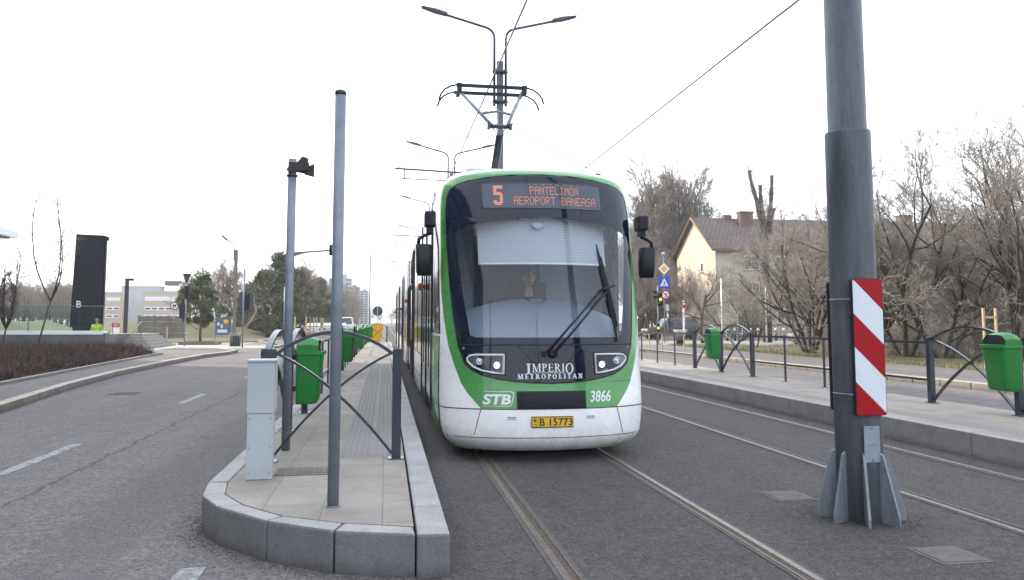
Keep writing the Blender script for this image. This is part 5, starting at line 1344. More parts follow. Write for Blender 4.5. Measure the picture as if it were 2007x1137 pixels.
# low office slabs at the left horizon
def slab(name, label, Y, px0, px1, ytop, m, stripes=(), depth=5):
    a, b = at(px0, ytop, Y), at(px1, ytop, Y); o = thing(name, label, 'building', (a.x, Y, 0), 0, 'office blocks on the left horizon'); w, h = b.x - a.x, a.z
    obj('wall', MB().box(0, w, 0, depth, 0, h), m, o)
    for z0, z1 in stripes:
        s = obj('window', MB().box(.5, w - .5, -.08, 0, z0 * h, z1 * h), M['whitefilm'], o)
        mm = MB()
        for i in range(int(w / 1.6)): mm.box(.7 + i * 1.6, 1.9 + i * 1.6, -.12, -.08, z0 * h + .25, z1 * h - .25)
        obj('pane', mm, M['winglass'] if z0 < .7 else M['whitefilm'], s)
    obj('parapet', MB().box(-.1, w + .1, -.1, depth, h + .003, h + .4), M['greywall'], o); return o
o = slab('office_building', 'tan office block with white window strips immediately right of the black pylon', 205, 205, 240, 575, M['tanwall'], ((.78, .88), (.52, .62), (.3, .4)))
o = slab('office_building', 'grey blank office tower part between the tan wings', 216, 238, 312, 563, M['greywall'])
obj('roof_plant', MB().box(10, 14, 2, 6, o.children[0].dimensions.z if False else 11.2, 12.4), M['darksteel'], o)
o = slab('office_building', 'tan office block with white window strips behind the no lorries sign', 205, 280, 366, 573, M['tanwall'], ((.76, .88), (.50, .60), (.28, .38)))
o = thing('rooftop_sign', 'white square rooftop board beside the upper traffic light', 'sign', (at(351, 568, 213).x, 213, 0))
obj('board', MB().box(0, 2.8, 0, .3, at(351, 571, 213).z, at(351, 557, 213).z), M['whitefilm'], o); obj('legs', MB().box(.4, .6, .05, .25, 8, at(351, 571, 213).z).box(2.2, 2.4, .05, .25, 8, at(351, 571, 213).z), M['steel'], o)
obj('mark', MB().box(1.0, 1.25, -.03, 0, at(351, 567, 213).z, at(351, 560, 213).z).box(1.25, 1.8, -.03, 0, at(351, 561, 213).z, at(351, 560, 213).z).box(1.25, 1.8, -.03, 0, at(351, 567, 213).z, at(351, 566, 213).z), M['ink'], o)
# distant towers
def tower(label, Y, px0, px1, ytop, m, floors, m2, d=18):
    a, b = at(px0, ytop, Y), at(px1, ytop, Y); w, h = b.x - a.x, a.z; o = thing('tower_block', label, 'building', (a.x, Y, 0), 0, 'distant tower blocks')
    obj('wall', MB().box(0, w, 0, d, 0, h), m, o); n = max(2, int(w / 3)); wn = MB()
    for f in range(floors):
        for i in range(n): wn.box(w * (i + .15) / n, w * (i + .85) / n, -.15, 0, h * (f + .3) / floors, h * (f + .8) / floors)
    obj('windows', wn, m2, o); obj('roof_plant', MB().box(w * .3, w * .7, 3, d - 3, h + .01, h * 1.05), M['darksteel'], o); return o
o = tower('blue glass tower block above the bare trees', 420, 645, 690, 545, M['tower'], 12, M['winglass'])
obj('upper_storey', MB().box(2, 9, 1, 16, at(650, 545, 420).z, at(650, 537, 420).z), M['tower'], o)
tower('dark grey tower block with white top right of the blue tower', 390, 684, 705, 562, M['darkblock'], 9, M['winglass'])
tower('pale slim tower block closest to the tram line', 430, 706, 722, 570, M['greywall'], 14, M['winglass'])

# ================================================================== left foreground architecture
o = thing('retaining_wall', 'low dark stone clad retaining wall with a pale coping left', 'wall', (-13.75, 42, 0))
w = MB()
for i, (a, b) in enumerate(((-.0, -2.05), (-2.06, -3.4), (-3.41, -4.9), (-4.91, -6.3), (-6.31, -8.2), (-8.21, -11), (-11.01, -15))): w.box(b, a, 0, .3, .30 if i > 2 else .05, .90)
w.box(-.3, 0, .301, 6, .05, .90); obj('stone_cladding', w, mat('dark_stone_slabs', (.085, .088, .10), .6, c2=(.12, .12, .135), scale=1.2), o)
obj('plinth', MB().box(-15, -3.5, .3, .5, 0, .3), M['ink'], o)
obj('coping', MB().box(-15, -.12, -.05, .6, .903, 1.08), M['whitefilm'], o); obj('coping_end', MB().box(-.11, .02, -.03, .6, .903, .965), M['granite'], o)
o = thing('glass_balustrade', 'greenish glass balustrade on top of the retaining wall', 'balustrade', (-13.75, 42.25, 1.08))
for i in range(6): obj('glass_panel', MB().box(-.22 - 2.45 * (i + 1) + .02, -.22 - 2.45 * i - .02, -.008, .008, .0, 1.22), M['glassgreen'], o)
obj('handrail', MB().box(-15, -.2, -.02, .02, 1.222, 1.25), M['steel'], o)
for x in (-3.7, -8.6, -.22): obj('upright', MB().box(x - .02, x + .02, .02, .06, 0, 1.2), M['steel'], o)
o = thing('pylon', 'tall black totem with a white letter B behind the balustrade', 'totem', (-16.05, 46, 0), R(0))
obj('slab', MB().prism([(-.86, 1.25), (.72, 1.25), (.74, 6.28), (-.74, 6.33)], 0, .22, lambda a, b, c: (a, c, b)), M['blackmatt'], o)
obj('stem', MB().prism([(-.62, 0), (.45, 0), (.50, 1.247), (-.74, 1.247)], .05, .45, lambda a, b, c: (a, c, b)), M['blackmatt'], o)
obj('side_post', MB().box(.745, .80, .05, .25, .4, 6.2).box(.745, .90, .0, .25, 6.0, 6.22), M['blackmatt'], o)
tx = text_mb("B", .52, 0, .004); mb = MB(); mb.f, mb.s = tx.f, tx.s; mb.v = [(a, -.006, b) for a, b, c in tx.v]
obj('lettering', mb, M['whitefilm'], o, (-.45, 0, 2.06 + .25))
o = thing('stairs', 'broad pale stone steps beside the retaining wall', 'steps', (-13.6, 44.0, .13))
st = MB()
for i in range(5): st.box(-5.0, 1.45 - i * .24, i * .40, 5, i * .15, (i + 1) * .15 - .002)
obj('treads', st, mat('pale_limestone', (.30, .285, .26), .8, c2=(.24, .228, .21), scale=5), o); 
for x in (-.9, .55): obj('handrail', MB().tube([(x, -.1, 0), (x, -.1, .9), (x - .05, 1.5, 1.4), (x - .05, 1.5, .5)], .022, 6), M['steel'], o)
o = thing('lamp_column', 'slim dark square lamp column above the stone steps', 'lamp post', (at(246, 632, 58).x, 58, 0))
obj('column', MB().box(-.11, .11, -.11, .11, 0, 4.38), M['darksteel'], o); obj('lamp_head', MB().box(-.12, .42, -.12, .12, 4.382, 4.55), M['darksteel'], o, bevel=.02)
v = at(227, 640, 56)
o = thing('notice_board', 'small red and white notice board above the steps', 'sign', (v.x, 56, 0))
obj('red_panel', MB().box(-.24, .24, -.02, .0, v.z - .05, v.z + .20), M['red'], o); obj('white_panel', MB().box(-.24, .24, -.02, 0, v.z - .42, v.z - .053), M['whitefilm'], o)
obj('lettering', MB().box(-.12, .12, -.024, -.02, v.z + .06, v.z + .11), M['whitefilm'], o)
obj('post', MB().box(-.22, -.18, .0, .04, 0, v.z + .2).box(.18, .22, 0, .04, 0, v.z + .2), M['steel'], o)
# concrete panel fence and grassy bank
o = thing('panel_fence', 'weathered concrete panel fence in front of the grassy bank', 'fence', (at(272, 632, 76).x, 76, 0))
a0 = at(272, 632, 76).x; fl = at(362, 632, 76).x - a0
for r_ in range(4): 
    b = MB(); 
    for i in range(3): b.box(i * fl / 3 + .05, (i + 1) * fl / 3 - .05, -.04 - .02 * (r_ % 2), .04, .1 + r_ * .5, .1 + r_ * .5 + .47)
    obj('panel', b, M['panelconc'], o, bevel=.03)
for i in range(4): obj('post', MB().box(i * fl / 3 - .07, i * fl / 3 + .07, -.09, .09, 0, 2.15), M['panelconc'], o)
rows = []
for j in range(14):
    y = 79 + j * 1.6; rows.append([(-46 + i * 1.5, y, (1.7 * min(1, j / 4) * (.7 + .3 * math.sin(i * .5)) + .3 * math.sin(i * 1.7 + j)) if 0 < j < 13 else -.1) for i in range(24)])
struct('embankment', MB().grid(rows), M['grass'], 'rough grassy bank behind the concrete fence')
# kerbed square under the pine
x, y = ground_at(394, 56.5); s = 1.15
struct('tree_square', kerb_line([(x - s, y - s), (x + s, y - s), (x + s, y + s), (x - s, y + s), (x - s, y - s)], .15, 0, .22, 1.1), M['concrete'], 'raised kerb square round the pine')
sheet('far_paving', rect(-30, -6.9, 47.6, 55.2), .004, M['plaza'], 'sunlit paving around the pine and traffic lights')
struct('far_left_kerb', kerb_line([(-6.2, 48), (-6.4, 52), (-7.5, 56), (-9.5, 63), (-9.6, 120)], .2, -.05, .12, 1.2), M['concrete'], 'concrete kerb bending into the left road')

# ================================================================== signs, lights, poles
def tl_head(o, x, y, z, face=1, lit=None, s=1.0, board=False):
    """three lamp signal head; face=-1 looks at the camera"""
    h = obj('signal_head', MB().box(x - .15 * s, x + .15 * s, y - .1, y + .1, z, z + .92 * s), M['blackmatt'], o, bevel=.02)
    for i in range(3):
        zz = z + (.16 + .30 * i) * s
        obj('visor', MB().tube([(x, y + .1 * face, zz), (x, y + .30 * face, zz)], .12 * s, 12, caps=False), M['blackmatt'], h)
        if face < 0: obj('signal_lens', MB().lathe([(.11 * s, 0), (.07 * s, .03), (.01, .04)], 14, fn=lambda a, b, c: (x + a, y - .1 - c, zz + b)), M['amber_on'] if lit == i else M['ink'], h)
    if board: obj('backing_board', MB().prism([(x - .36, z - .1), (x + .36, z - .1), (x + .4, z), (x + .4, z + .95), (x + .36, z + 1.05), (x - .36, z + 1.05), (x - .4, z + .95), (x - .4, z)], y + .1 * 1.01, y + .12, lambda a, b, c: (a, c, b)), M['darksteel'], h)
    return h
TLG = 'traffic lights at the crossing'
v = at(363, 632, 53); o = thing('traffic_light', 'traffic light topped by a dark funnel left of the pine', 'traffic light', (v.x, 53, 0), 0, TLG)
obj('pole', MB().tube([(0, 0, 0), (0, 0, 3.95)], .05, 8), M['steel'], o); tl_head(o, .05, -.05, 3.0, 1, s=.9); tl_head(o, -.22, 0, 1.75, 1, s=1.0)
obj('funnel', MB().lathe([(.05, 4.0), (.25, 4.55), (.26, 4.62), (.20, 4.63)], 14), M['darksteel'], o)
v = at(476, 632, 48.6); o = thing('traffic_light', 'traffic light on a tall thin pole seen from behind near the wire basket', 'traffic light', (v.x, 48.6, .0), 0, TLG)
obj('pole', MB().tube([(0, 0, 0), (0, 0, 4.7)], .05, 8), M['steel'], o); tl_head(o, .12, .16, 2.25, 1, s=1.0, board=True)
v = at(557, 632, 66); o = thing('traffic_light', 'traffic light seen from behind just left of the sign pole', 'traffic light', (v.x, 66, 0), 0, TLG)
obj('pole', MB().tube([(0, 0, 0), (0, 0, 4.4)], .07, 8), M['steel'], o); tl_head(o, -.1, .16, 2.3, 1, s=1.0, board=False)
# street lamp on a concrete post
v = at(459, 632, 75); o = thing('street_lamp', 'concrete lamp post with a single curved arm behind the pine', 'street lamp', (v.x, 75, 0))
obj('post', MB().box(-.14, .14, -.14, .14, 0, 8.15), M['panelconc'], o); obj('lamp_arm', MB().tube([(-.18, 0, 7.2), (-.2, 0, 8.4), (-.4, 0, 8.75), (-.95, 0, 9.15)], .05, 6), M['steel'], o)
obj('lamp_head', MB().prism([(-1.35, 9.6), (-1.3, 9.36), (-.9, 9.0), (-.78, 9.12)], -.18, .18, lambda a, b, c: (a, c, b)), M['darksteel'], o)
obj('wire_clamps', MB().box(-.25, .18, -.16, .16, 7.3, 7.34).box(-.25, .18, -.16, .16, 7.7, 7.74), M['darksteel'], o)
# long lattice pipe bridge behind
o = thing('lattice_girder', 'long thin lattice girder above the pine', 'girder', (at(368, 632, 118).x, 118, 0))
L = at(480, 632, 118).x - at(368, 632, 118).x; z1, z0 = at(400, 566, 118).z, at(400, 574, 118).z; g = MB().box(0, L, -.05, .05, z1 - .06, z1 + .06).box(0, L, -.05, .05, z0 - .06, z0 + .06)
for i in range(12): g.box(i * L / 12 - .04, i * L / 12 + .04, -.04, .04, z0, z1)
obj('lattice', g, M['rust'], o)
for x in (.3, L - .3): obj('leg', MB().box(x - .1, x + .1, -.1, .1, 0, z0 - .06), M['rust'], o)
# no lorries sign
v = at(342, 600, 72); o = thing('no_lorries_sign', 'round red ringed no lorries sign in front of the concrete fence', 'sign', (v.x, 72, 0))
def disc(r0, r1, y, z, m, nm, p, n=28):
    mb = MB(); mb.lathe([(r1, 0), (r1, .012), (max(r0, .001), .012), (max(r0, .001), 0)], n, fn=lambda a, b, c: (a, y - c, z + b)); return obj(nm, mb, m, p)
obj('pole', MB().tube([(0, .04, 0), (0, .04, v.z + .3)], .035, 8), M['steel'], o); sd = disc(0, .35, 0, v.z, M['whitefilm'], 'sign_face', o); disc(.27, .36, -.004, v.z, M['red'], 'red_ring', sd)
obj('lorry_symbol', MB().box(-.16, .02, -.022, -.016, v.z - .02, v.z + .13).box(.03, .12, -.022, -.016, v.z - .08, v.z + .06).prism([(-.16, -.16), (-.12, -.2), (.18, .14), (.14, .18)], -.022, -.018, lambda a, b, c: (a, c, v.z + b)), M['ink'], sd)
# wire litter basket, poster frame, small posts
v = at(462, 632, 50.6); o = thing('wire_basket', 'round slatted metal litter basket beside the traffic light pole', 'litter bin', (v.x, 50.6, 0))
sl = MB()
for i in range(20): a = 2 * math.pi * i / 20; sl.tube([(.30 * math.cos(a), .30 * math.sin(a), .04), (.31 * math.cos(a), .31 * math.sin(a), .72), (.38 * math.cos(a), .38 * math.sin(a), .86)], .018, 4)
obj('slats', sl, M['steel'], o); obj('liner', MB().lathe([(.26, .05), (.27, .70), (.2, .70)], 16), M['blackmatt'], o); obj('hoop', MB().lathe([(.33, .66), (.33, .70), (.30, .70), (.30, .66)], 20), M['steel'], o)
a, b = at(423, 621, 66), at(452, 657, 66); o = thing('poster_frame', 'blue poster with a yellow disc in a metal frame behind the pine', 'poster', (a.x, 66, 0))
w_ = b.x - a.x; obj('frame', MB().box(-.05, 0, 0, .08, 0, a.z).box(w_, w_ + .05, 0, .08, 0, a.z).box(0, w_, 0, .08, a.z - .05, a.z).box(0, w_, 0, .08, b.z + .0, b.z + .05), M['steel'], o)
po = obj('poster', MB().box(0, w_, .02, .05, b.z + .052, a.z - .052), mat('poster_print', (.04, .11, .2), .5, c2=(.12, .16, .18), scale=3), o); disc(0, .2, .015, a.z - .42, M['yellow'], 'yellow_disc', po).location = (w_ * .66, 0, 0)
tt = MB().box(.12, .3, .012, .019, a.z - .7, a.z - .45).box(.4, .55, .012, .019, a.z - .9, a.z - .6).box(.15, .9, .012, .019, b.z + .2, b.z + .45); obj('printed_blocks', tt, M['whitefilm'], po)
v = at(365, 632, 58); o = thing('bollard', 'short white bollard left of the pine square', 'bollard', (v.x, 58, 0)); obj('shaft', MB().lathe([(.06, 0), (.06, .78), (.04, .83), (.001, .84)], 12), M['whitefilm'], o); obj('collar', MB().lathe([(.064, .6), (.064, .68)], 12), M['darksteel'], o)
v = at(328, 632, 68); o = thing('bollard', 'orange wooden post in front of the concrete fence', 'post', (v.x, 68, 0)); obj('shaft', MB().box(-.06, .06, -.06, .06, 0, 1.1), M['timber'], o); obj('cap', MB().box(-.065, .065, -.065, .065, 1.102, 1.14), M['amber'], o)
for i, (px, Y) in enumerate(((578, 74), (600, 78), (608, 82), (615, 86), (621, 90), (629, 84), (633, 94))):
    x = at(px, 632, Y).x; o = thing('timber_stake', 'pale timber stake in the row in front of the parked white cars', 'stake', (x, Y, 0), 0, 'timber stakes along the left road'); obj('stake', MB().box(-.07, .07, -.07, .07, 0, 1.95).lathe([(.095, 1.95), (.01, 2.05)], 4), M['timber'], o)
# thin far mast beside the round sign
o = thing('slim_mast', 'slim dark mast standing left of the round sign back', 'mast', (at(724, 632, 90).x, 90, 0)); obj('shaft', MB().lathe([(.14, 0), (.14, .3), (.09, .32), (.06, 9.2)], 8), M['darksteel'], o)

# ---- right side sign cluster
v = at(1303, 632, 54); o = thing('sign_post', 'post carrying a priority diamond, a crossing sign and a no left turn sign', 'signpost', (v.x, 54, 0))
zt = lambda y: at(1303, y, 54).z
obj('post', MB().tube([(0, .04, 0), (0, .04, zt(497))], .04, 8), M['steel'], o); obj('lamp', MB().lathe([(.05, 0), (.13, .05), (.14, .14), (.05, .2)], 12, (0, .04, zt(500))), M['cabinet'], o)
zc_ = zt(527)
def dia(r, y): return [(0, r), (r, 0), (0, -r), (-r, 0)]
d1 = obj('priority_sign', MB().prism(dia(.47, 0), -.012, .012, lambda a, b, c: (a, c, zc_ + b)), M['ink'], o); obj('white_diamond', MB().prism(dia(.44, 0), -.017, -.0125, lambda a, b, c: (a, c, zc_ + b)), M['whitefilm'], d1); obj('yellow_diamond', MB().prism(dia(.27, 0), -.022, -.0175, lambda a, b, c: (a, c, zc_ + b)), M['yellow'], d1)
zb = zt(554); d1 = obj('crossing_sign', MB().box(-.43, .43, -.012, .012, zb - .42, zb + .42), M['blue'], o, bevel=.01)
obj('white_triangle', MB().prism([(-.32, -.26), (.32, -.26), (0, .33)], -.018, -.0125, lambda a, b, c: (a, c, zb + b)), M['whitefilm'], d1)
ped = MB()
for pl in ([(-.03, .02), (.05, .03), (.04, -.08), (-.03, -.07)], [(-.02, -.07), (.01, -.07), (-.08, -.22), (-.12, -.22)], [(.0, -.07), (.04, -.07), (.12, -.22), (.08, -.22)], [(-.03, .02), (-.02, -.01), (-.11, -.08), (-.12, -.05)], [(.05, .03), (.04, .0), (.11, -.07), (.12, -.04)], [(-.02, .05), (.04, .05), (.045, .11), (-.02, .11)]):
    ped.prism(pl, -.024, -.0185, lambda a, b, c: (a, c, zb + b))
for i in range(4): ped.box(-.24 + i * .13, -.19 + i * .13, -.024, -.0185, zb - .25, zb - .225)
obj('walking_figure', ped, M['ink'], d1)
zn = zt(578); d1 = disc(0, .31, 0, zn, M['whitefilm'], 'no_left_turn_sign', o); disc(.25, .325, -.004, zn, M['red'], 'red_ring', d1)
obj('turn_arrow', MB().box(-.03, .03, -.02, -.0165, zn - .17, zn + .08).box(-.03, .12, -.02, -.0165, zn + .04, zn + .10).prism([(-.03, .10), (-.03, .03), (-.15, .07)], -.02, -.0165, lambda a, b, c: (a, c, zn + b)), M['ink'], d1)
obj('red_slash', MB().prism([(-.2, .16), (-.16, .2), (.2, -.16), (.16, -.2)], -.026, -.021, lambda a, b, c: (a, c, zn + b)), M['red'], d1); d1.location = (.09, 0, 0)
v = at(1290, 632, 50); o = thing('traffic_light', 'traffic light showing amber below the signs right of the tram', 'traffic light', (v.x, 50, 0), 0, TLG)
zt = lambda y: at(1290, y, 50).z
obj('pole', MB().tube([(0, 0, 0), (0, 0, zt(560))], .05, 8).lathe([(.14, 0), (.14, .12), (.06, .16)], 10), M['steel'], o); tl_head(o, .06, -.16, zt(600), -1, 1, .95)
for q in (572, 582): obj('side_visor', MB().tube([(-.1, 0, zt(q)), (-.38, -.05, zt(q))], .10, 8), M['blackmatt'], o)
h = obj('repeater_signal', MB().box(-.16, .02, -.22, -.06, zt(650), zt(634)), M['blackmatt'], o); obj('amber_lamp', MB().lathe([(.07, 0), (.05, .03), (.01, .04)], 12, fn=lambda a, b, c: (-.07 + a, -.22 - c, zt(643) + b)), M['amber_on'], h)
v = at(1308, 632, 58); o = thing('plate_post', 'small pale green rounded plate on a thin post', 'sign', (v.x, 58, 0)); zt = lambda y: at(1308, y, 58).z
obj('post', MB().tube([(0, 0, 0), (0, 0, zt(600))], .03, 6), M['steel'], o); obj('plate', MB().prism([(-.12, -.25), (.12, -.25), (.14, 0), (.12, .25), (-.12, .25), (-.14, 0)], -.05, -.03, lambda a, b, c: (a, c, zt(603) + b)), mat('pale_green_film', (.4, .62, .42), .5), o)
v = at(1341, 632, 60); o = thing('plate_post', 'small red plate on a pale post in front of the taupe car', 'sign', (v.x, 60, 0)); zt = lambda y: at(1341, y, 60).z
obj('post', MB().box(-.06, .06, 0, .1, 0, zt(590)), M['whitefilm'], o); q = obj('plate', MB().box(-.14, .14, -.03, -.005, zt(604), zt(592)), M['red'], o); obj('white_bar', MB().box(-.11, .11, -.036, -.031, zt(597), zt(594)), M['whitefilm'], q)
v = at(1333, 632, 46); o = thing('wire_basket', 'pale flared litter basket on the corner in front of the taupe car', 'litter bin', (v.x, 46, .13)); sl = MB()
for i in range(22): a = 2 * math.pi * i / 22; sl.tube([(.27 * math.cos(a), .27 * math.sin(a), .3), (.34 * math.cos(a), .34 * math.sin(a), .78), (.43 * math.cos(a), .43 * math.sin(a), .92)], .022, 4)
obj('slats', sl, M['cabinet'], o); obj('liner', MB().lathe([(.26, .0), (.27, .6), (.2, .6)], 16), M['darksteel'], o)
o = thing('corner_railing', 'sunlit thin railing on the pavement corner right of the tram', 'railing', (at(1250, 632, 38).x, 38, .0))
x0 = at(1250, 632, 38).x; xs = [at(p, 632, 38).x - x0 for p in (1250, 1272, 1297, 1340)]; z1 = at(1272, 652, 38).z
obj('top_rail', MB().tube([(-1, 0, z1 - .05), (xs[1], 0, z1), (xs[3], 0, z1 - .1)], .035, 6), M['timber'], o)
for x in xs[1:]: obj('upright', MB().box(x - .025, x + .025, -.025, .025, .0, z1 - .04), M['timber'], o)
for i, (px, Y, h) in enumerate(((1415, 50, 4.4), (1502, 50, 3.8), (1447, 46, 2.0))):
    x = at(px, 632, Y).x; o = thing('slim_post', ['pale slim lamp post in front of the house facade', 'shorter pale post left of the multi stemmed tree', 'low grey post at the edge of the grass'][i], 'post', (x, Y, .1)); obj('shaft', MB().tube([(0, 0, 0), (0, 0, h)], [.06, .045], 8), M['whitefilm'] if i < 2 else M['steel'], o); obj('cap', MB().lathe([(.07, h), (.08, h + .08), (.02, h + .12)], 8), M['steel'], o)
for i, px in enumerate((1425, 1440, 1456, 1471, 1486, 1520, 1536, 1552)):
    x = at(px, 632, 58).x; o = thing('bollard', 'dark bollard with a white cap behind the grass verge', 'bollard', (x, 58, .05), 0, 'dark bollards behind the grass verge'); obj('shaft', MB().lathe([(.09, 0), (.09, .8)], 10), M['darksteel'], o); obj('cap', MB().lathe([(.1, .8), (.12, .92), (.05, 1.0)], 10), M['whitefilm'], o)
o = thing('mesh_fence', 'dark low metal fence along the foot of the house', 'fence', (at(1400, 632, 68).x, 68, 0)); f = MB()
for i in range(130): f.box(i * .28, i * .28 + .03, -.015, .015, .1, 1.35)
obj('bars', f, M['ink'], o); obj('rail', MB().box(0, 36.4, -.03, .03, 1.2, 1.26).box(0, 36.4, -.03, .03, .2, .26), M['ink'], o)
# tree stakes
v = at(1945, 632, 22); o = thing('tree_stakes', 'pale wooden tree stakes with crossbars behind the right bin', 'tree support', (v.x, 22.0, .1)); a = at(1928, 632, 22).x - v.x; b = at(1952, 632, 22).x - v.x; zt = lambda y: at(1940, y, 22).z - .1
for x in (a, b): obj('stake', MB().box(x - .03, x + .03, -.03, .03, -.1, zt(604)), M['timber'], o)
obj('crossbar', MB().box(a, b, -.05, -.031, zt(624), zt(620)), M['timber'], o)
evergreen('evergreen_shrub', 'dark green low shrub against the house wall', 'shrub', (at(1460, 632, 64).x, 64, .1), 77, 2.4, 1.6, 26, 120, .22, M['needle'], None, .06, .1, .6)

# ================================================================== vehicles
def car(name, label, cat, loc, rot, paint, L=4.4, Wd=1.78, Hh=1.46, kind='hatch', group=None):
    """front towards -x"""
    o = thing(name, label, cat, loc, rot, group); h = Wd / 2
    if kind == 'suv': low = [(-L/2, .45, .80), (-L/2+.06, .38, .93), (-L/2+.9, .36, 1.05), (-L/2+1.25, .36, 1.10), (L/2-.1, .36, 1.12), (L/2, .48, 1.05)]; cab = [(-L/2+1.28, 1.10, 1.10), (-L/2+1.95, 1.11, Hh-.05), (-L/2+2.3, 1.11, Hh), (L/2-.35, 1.12, Hh), (L/2-.12, 1.12, Hh-.12), (L/2-.06, 1.12, 1.12)]
    elif kind == 'van': low = [(-L/2, .42, .85), (-L/2+.1, .34, .98), (-L/2+.8, .32, 1.10), (-L/2+.95, .32, 1.14), (L/2-.06, .32, 1.14), (L/2, .45, 1.1)]; cab = [(-L/2+.8, 1.14, 1.14), (-L/2+1.5, 1.14, Hh-.06), (-L/2+1.8, 1.14, Hh), (L/2-.15, 1.14, Hh), (L/2-.04, 1.14, Hh-.1), (L/2-.02, 1.14, 1.14)]
    else: low = [(-L/2, .38, .62), (-L/2+.08, .28, .74), (-L/2+.95, .26, .88), (-L/2+1.15, .26, .92), (L/2-.12, .28, .95), (L/2, .42, .85)]; cab = [(-L/2+1.1, .92, .92), (-L/2+1.85, .93, Hh-.05), (-L/2+2.2, .93, Hh), (L/2-1.05, .94, Hh-.03), (L/2-.45, .95, Hh-.28), (L/2-.12, .95, .95)]
    def sect(x, z0, z1, wb, wt): return [(x, -wb, z0), (x, -wb * 1.0, (z0 + z1) / 2), (x, -wt, z1), (x, -wt * .6, z1 + .012), (x, wt * .6, z1 + .012), (x, wt, z1), (x, wb, (z0 + z1) / 2), (x, wb, z0), (x, -wb, z0)]
    b = MB(); rows = []
    for i, (x, z0, z1) in enumerate(low): k = .86 if i in (0, len(low) - 1) else (.97 if i == 1 else 1); rows.append(sect(x, z0, z1, h * k, h * k * .97))
    b.grid(rows, False); b.poly(rows[0][:-1]); b.poly(rows[-1][:-1][::-1])
    rows = []
    for x, z0, z1 in cab: t = (z1 - z0) / (Hh - cab[0][1]); rows.append([(x, -h * .96, z0), (x, -h * (.96 - .16 * t), z1), (x, h * (.96 - .16 * t), z1), (x, h * .96, z0)])
    b.grid(rows, False); obj('body', b, paint, o, bevel=.03)
    # glazing: side panes split by pillars, windscreen, rear
    xs = [c[0] for c in cab]; zb, ztp = cab[0][1] + .04, Hh - .10
    def sy(z): return h * (.96 - .16 * (z - cab[0][1]) / (Hh - cab[0][1])) + .006
    xa = xs[0] + .22; splits = [xs[0] + (xs[-1] - xs[0]) * q for q in (.0, .36, .63, 1.0)]
    for s in (-1, 1):
        for i in range(3):
            a0, a1 = splits[i] + (.24 if i == 0 else .045), splits[i + 1] - (.12 if i == 2 else .045); ta = a0 + (.42 if i == 0 else 0); tb = a1 - (.10 if i == 2 and kind != 'hatch' else (.45 if i == 2 else 0))
            q = [(a0, s * sy(zb), zb), (a1, s * sy(zb), zb), (tb, s * sy(ztp), ztp), (ta, s * sy(ztp), ztp)]; obj('side_window', MB().poly(q if s < 0 else q[::-1]), M['winglass'], o)
        obj('door_mirror', MB().box(xs[0] + .45, xs[0] + .58, s * h - (.0 if s > 0 else .2), s * h + (.2 if s > 0 else 0), zb + .0, zb + .17), paint, o, bevel=.03)
        for i in (1, 2): obj('door_handle', MB().box(splits[i] + .25 if i == 1 else splits[i] + .5, splits[i] + .42 if i == 1 else splits[i] + .67, min(s * h, s * (h + .025)), max(s * h, s * (h + .025)), zb - .16, zb - .12), M['blackmatt'], o)
        obj('headlight', MB().box(-L / 2 - .01, -L / 2 + .16, s * h * .62 - .16, s * h * .62 + .16, low[0][2] - .18, low[0][2] - .02), M['lens'] if False else M['chrome'], o, bevel=.02)
        obj('tail_light', MB().box(L / 2 - .08, L / 2 + .012, s * h * .72 - .1, s * h * .72 + .1, low[-1][2] - .25, low[-1][2] - .02), M['red'], o, bevel=.02)
    c0, c1 = cab[0], cab[1]; obj('windscreen', MB().poly([(c0[0] + .04, -h * .86, c0[1] + .05), (c0[0] + .04, h * .86, c0[1] + .05), (c1[0] - .05, h * .74, c1[2] - .05), (c1[0] - .05, -h * .74, c1[2] - .05)][::-1]).move((-.012, 0, .012)), M['winglass'], o)
    c0, c1 = cab[-1], cab[-2]; obj('rear_window', MB().poly([(c0[0], -h * .82, c0[1] + .08), (c0[0], h * .82, c0[1] + .08), (c1[0], h * .74, c1[2] - .06), (c1[0], -h * .74, c1[2] - .06)]).move((.014, 0, .01)), M['winglass'], o)
    obj('front_bumper', MB().box(-L / 2 - .03, -L / 2 + .2, -h * .84, h * .84, .26, .46), M['blackmatt'], o, bevel=.04); obj('number_plate', MB().box(L / 2 - .0, L / 2 + .016, -.26, .26, low[-1][1] + .12, low[-1][1] + .23), M['whitefilm'], o)
    r = .37 if kind == 'suv' else .31
    for x in (-L / 2 + .86, L / 2 - .85):
        for s in (-1, 1):
            fy = lambda a, b_, c, x=x, s=s: (x + a, s * (h - .02) - s * c, r + b_)
            wl = obj('wheel', MB().lathe([(r * .62, -.012), (r * .94, -.012), (r, .03), (r, .19), (r * .9, .21)], 20, fn=fy), M['rubber'], o)
            rm = MB().lathe([(r * .60, -.018), (r * .60, .02), (.05, .012), (.04, -.01)], 20, fn=fy); obj('rim', rm, M['steel'], wl)
            obj('wheel_arch', MB().lathe([(r * 1.14, -.024), (r * 1.14, .03), (r * 1.0, .03)], 20, fn=fy), M['ink'], o)
    if kind == 'suv': obj('roof_rail', MB().box(xs[2] + .2, xs[3] - .1, -h * .7, -h * .66, Hh + .02, Hh + .06).box(xs[2] + .2, xs[3] - .1, h * .66, h * .7, Hh + .02, Hh + .06), M['blackmatt'], o)
    return o
car('suv', 'taupe boxy off road car crossing behind the traffic signs', 'car', (25.1, 67, 0), 0, M['suvpaint'], 4.95, 1.9, 1.9, 'suv')
CG = 'cars parked along the left road'
c1 = car('parked_car', 'first white car beyond the railing left of the plain pole', 'car', (-8.2, 92, 0), R(-80), M['carwhite'], group=CG)
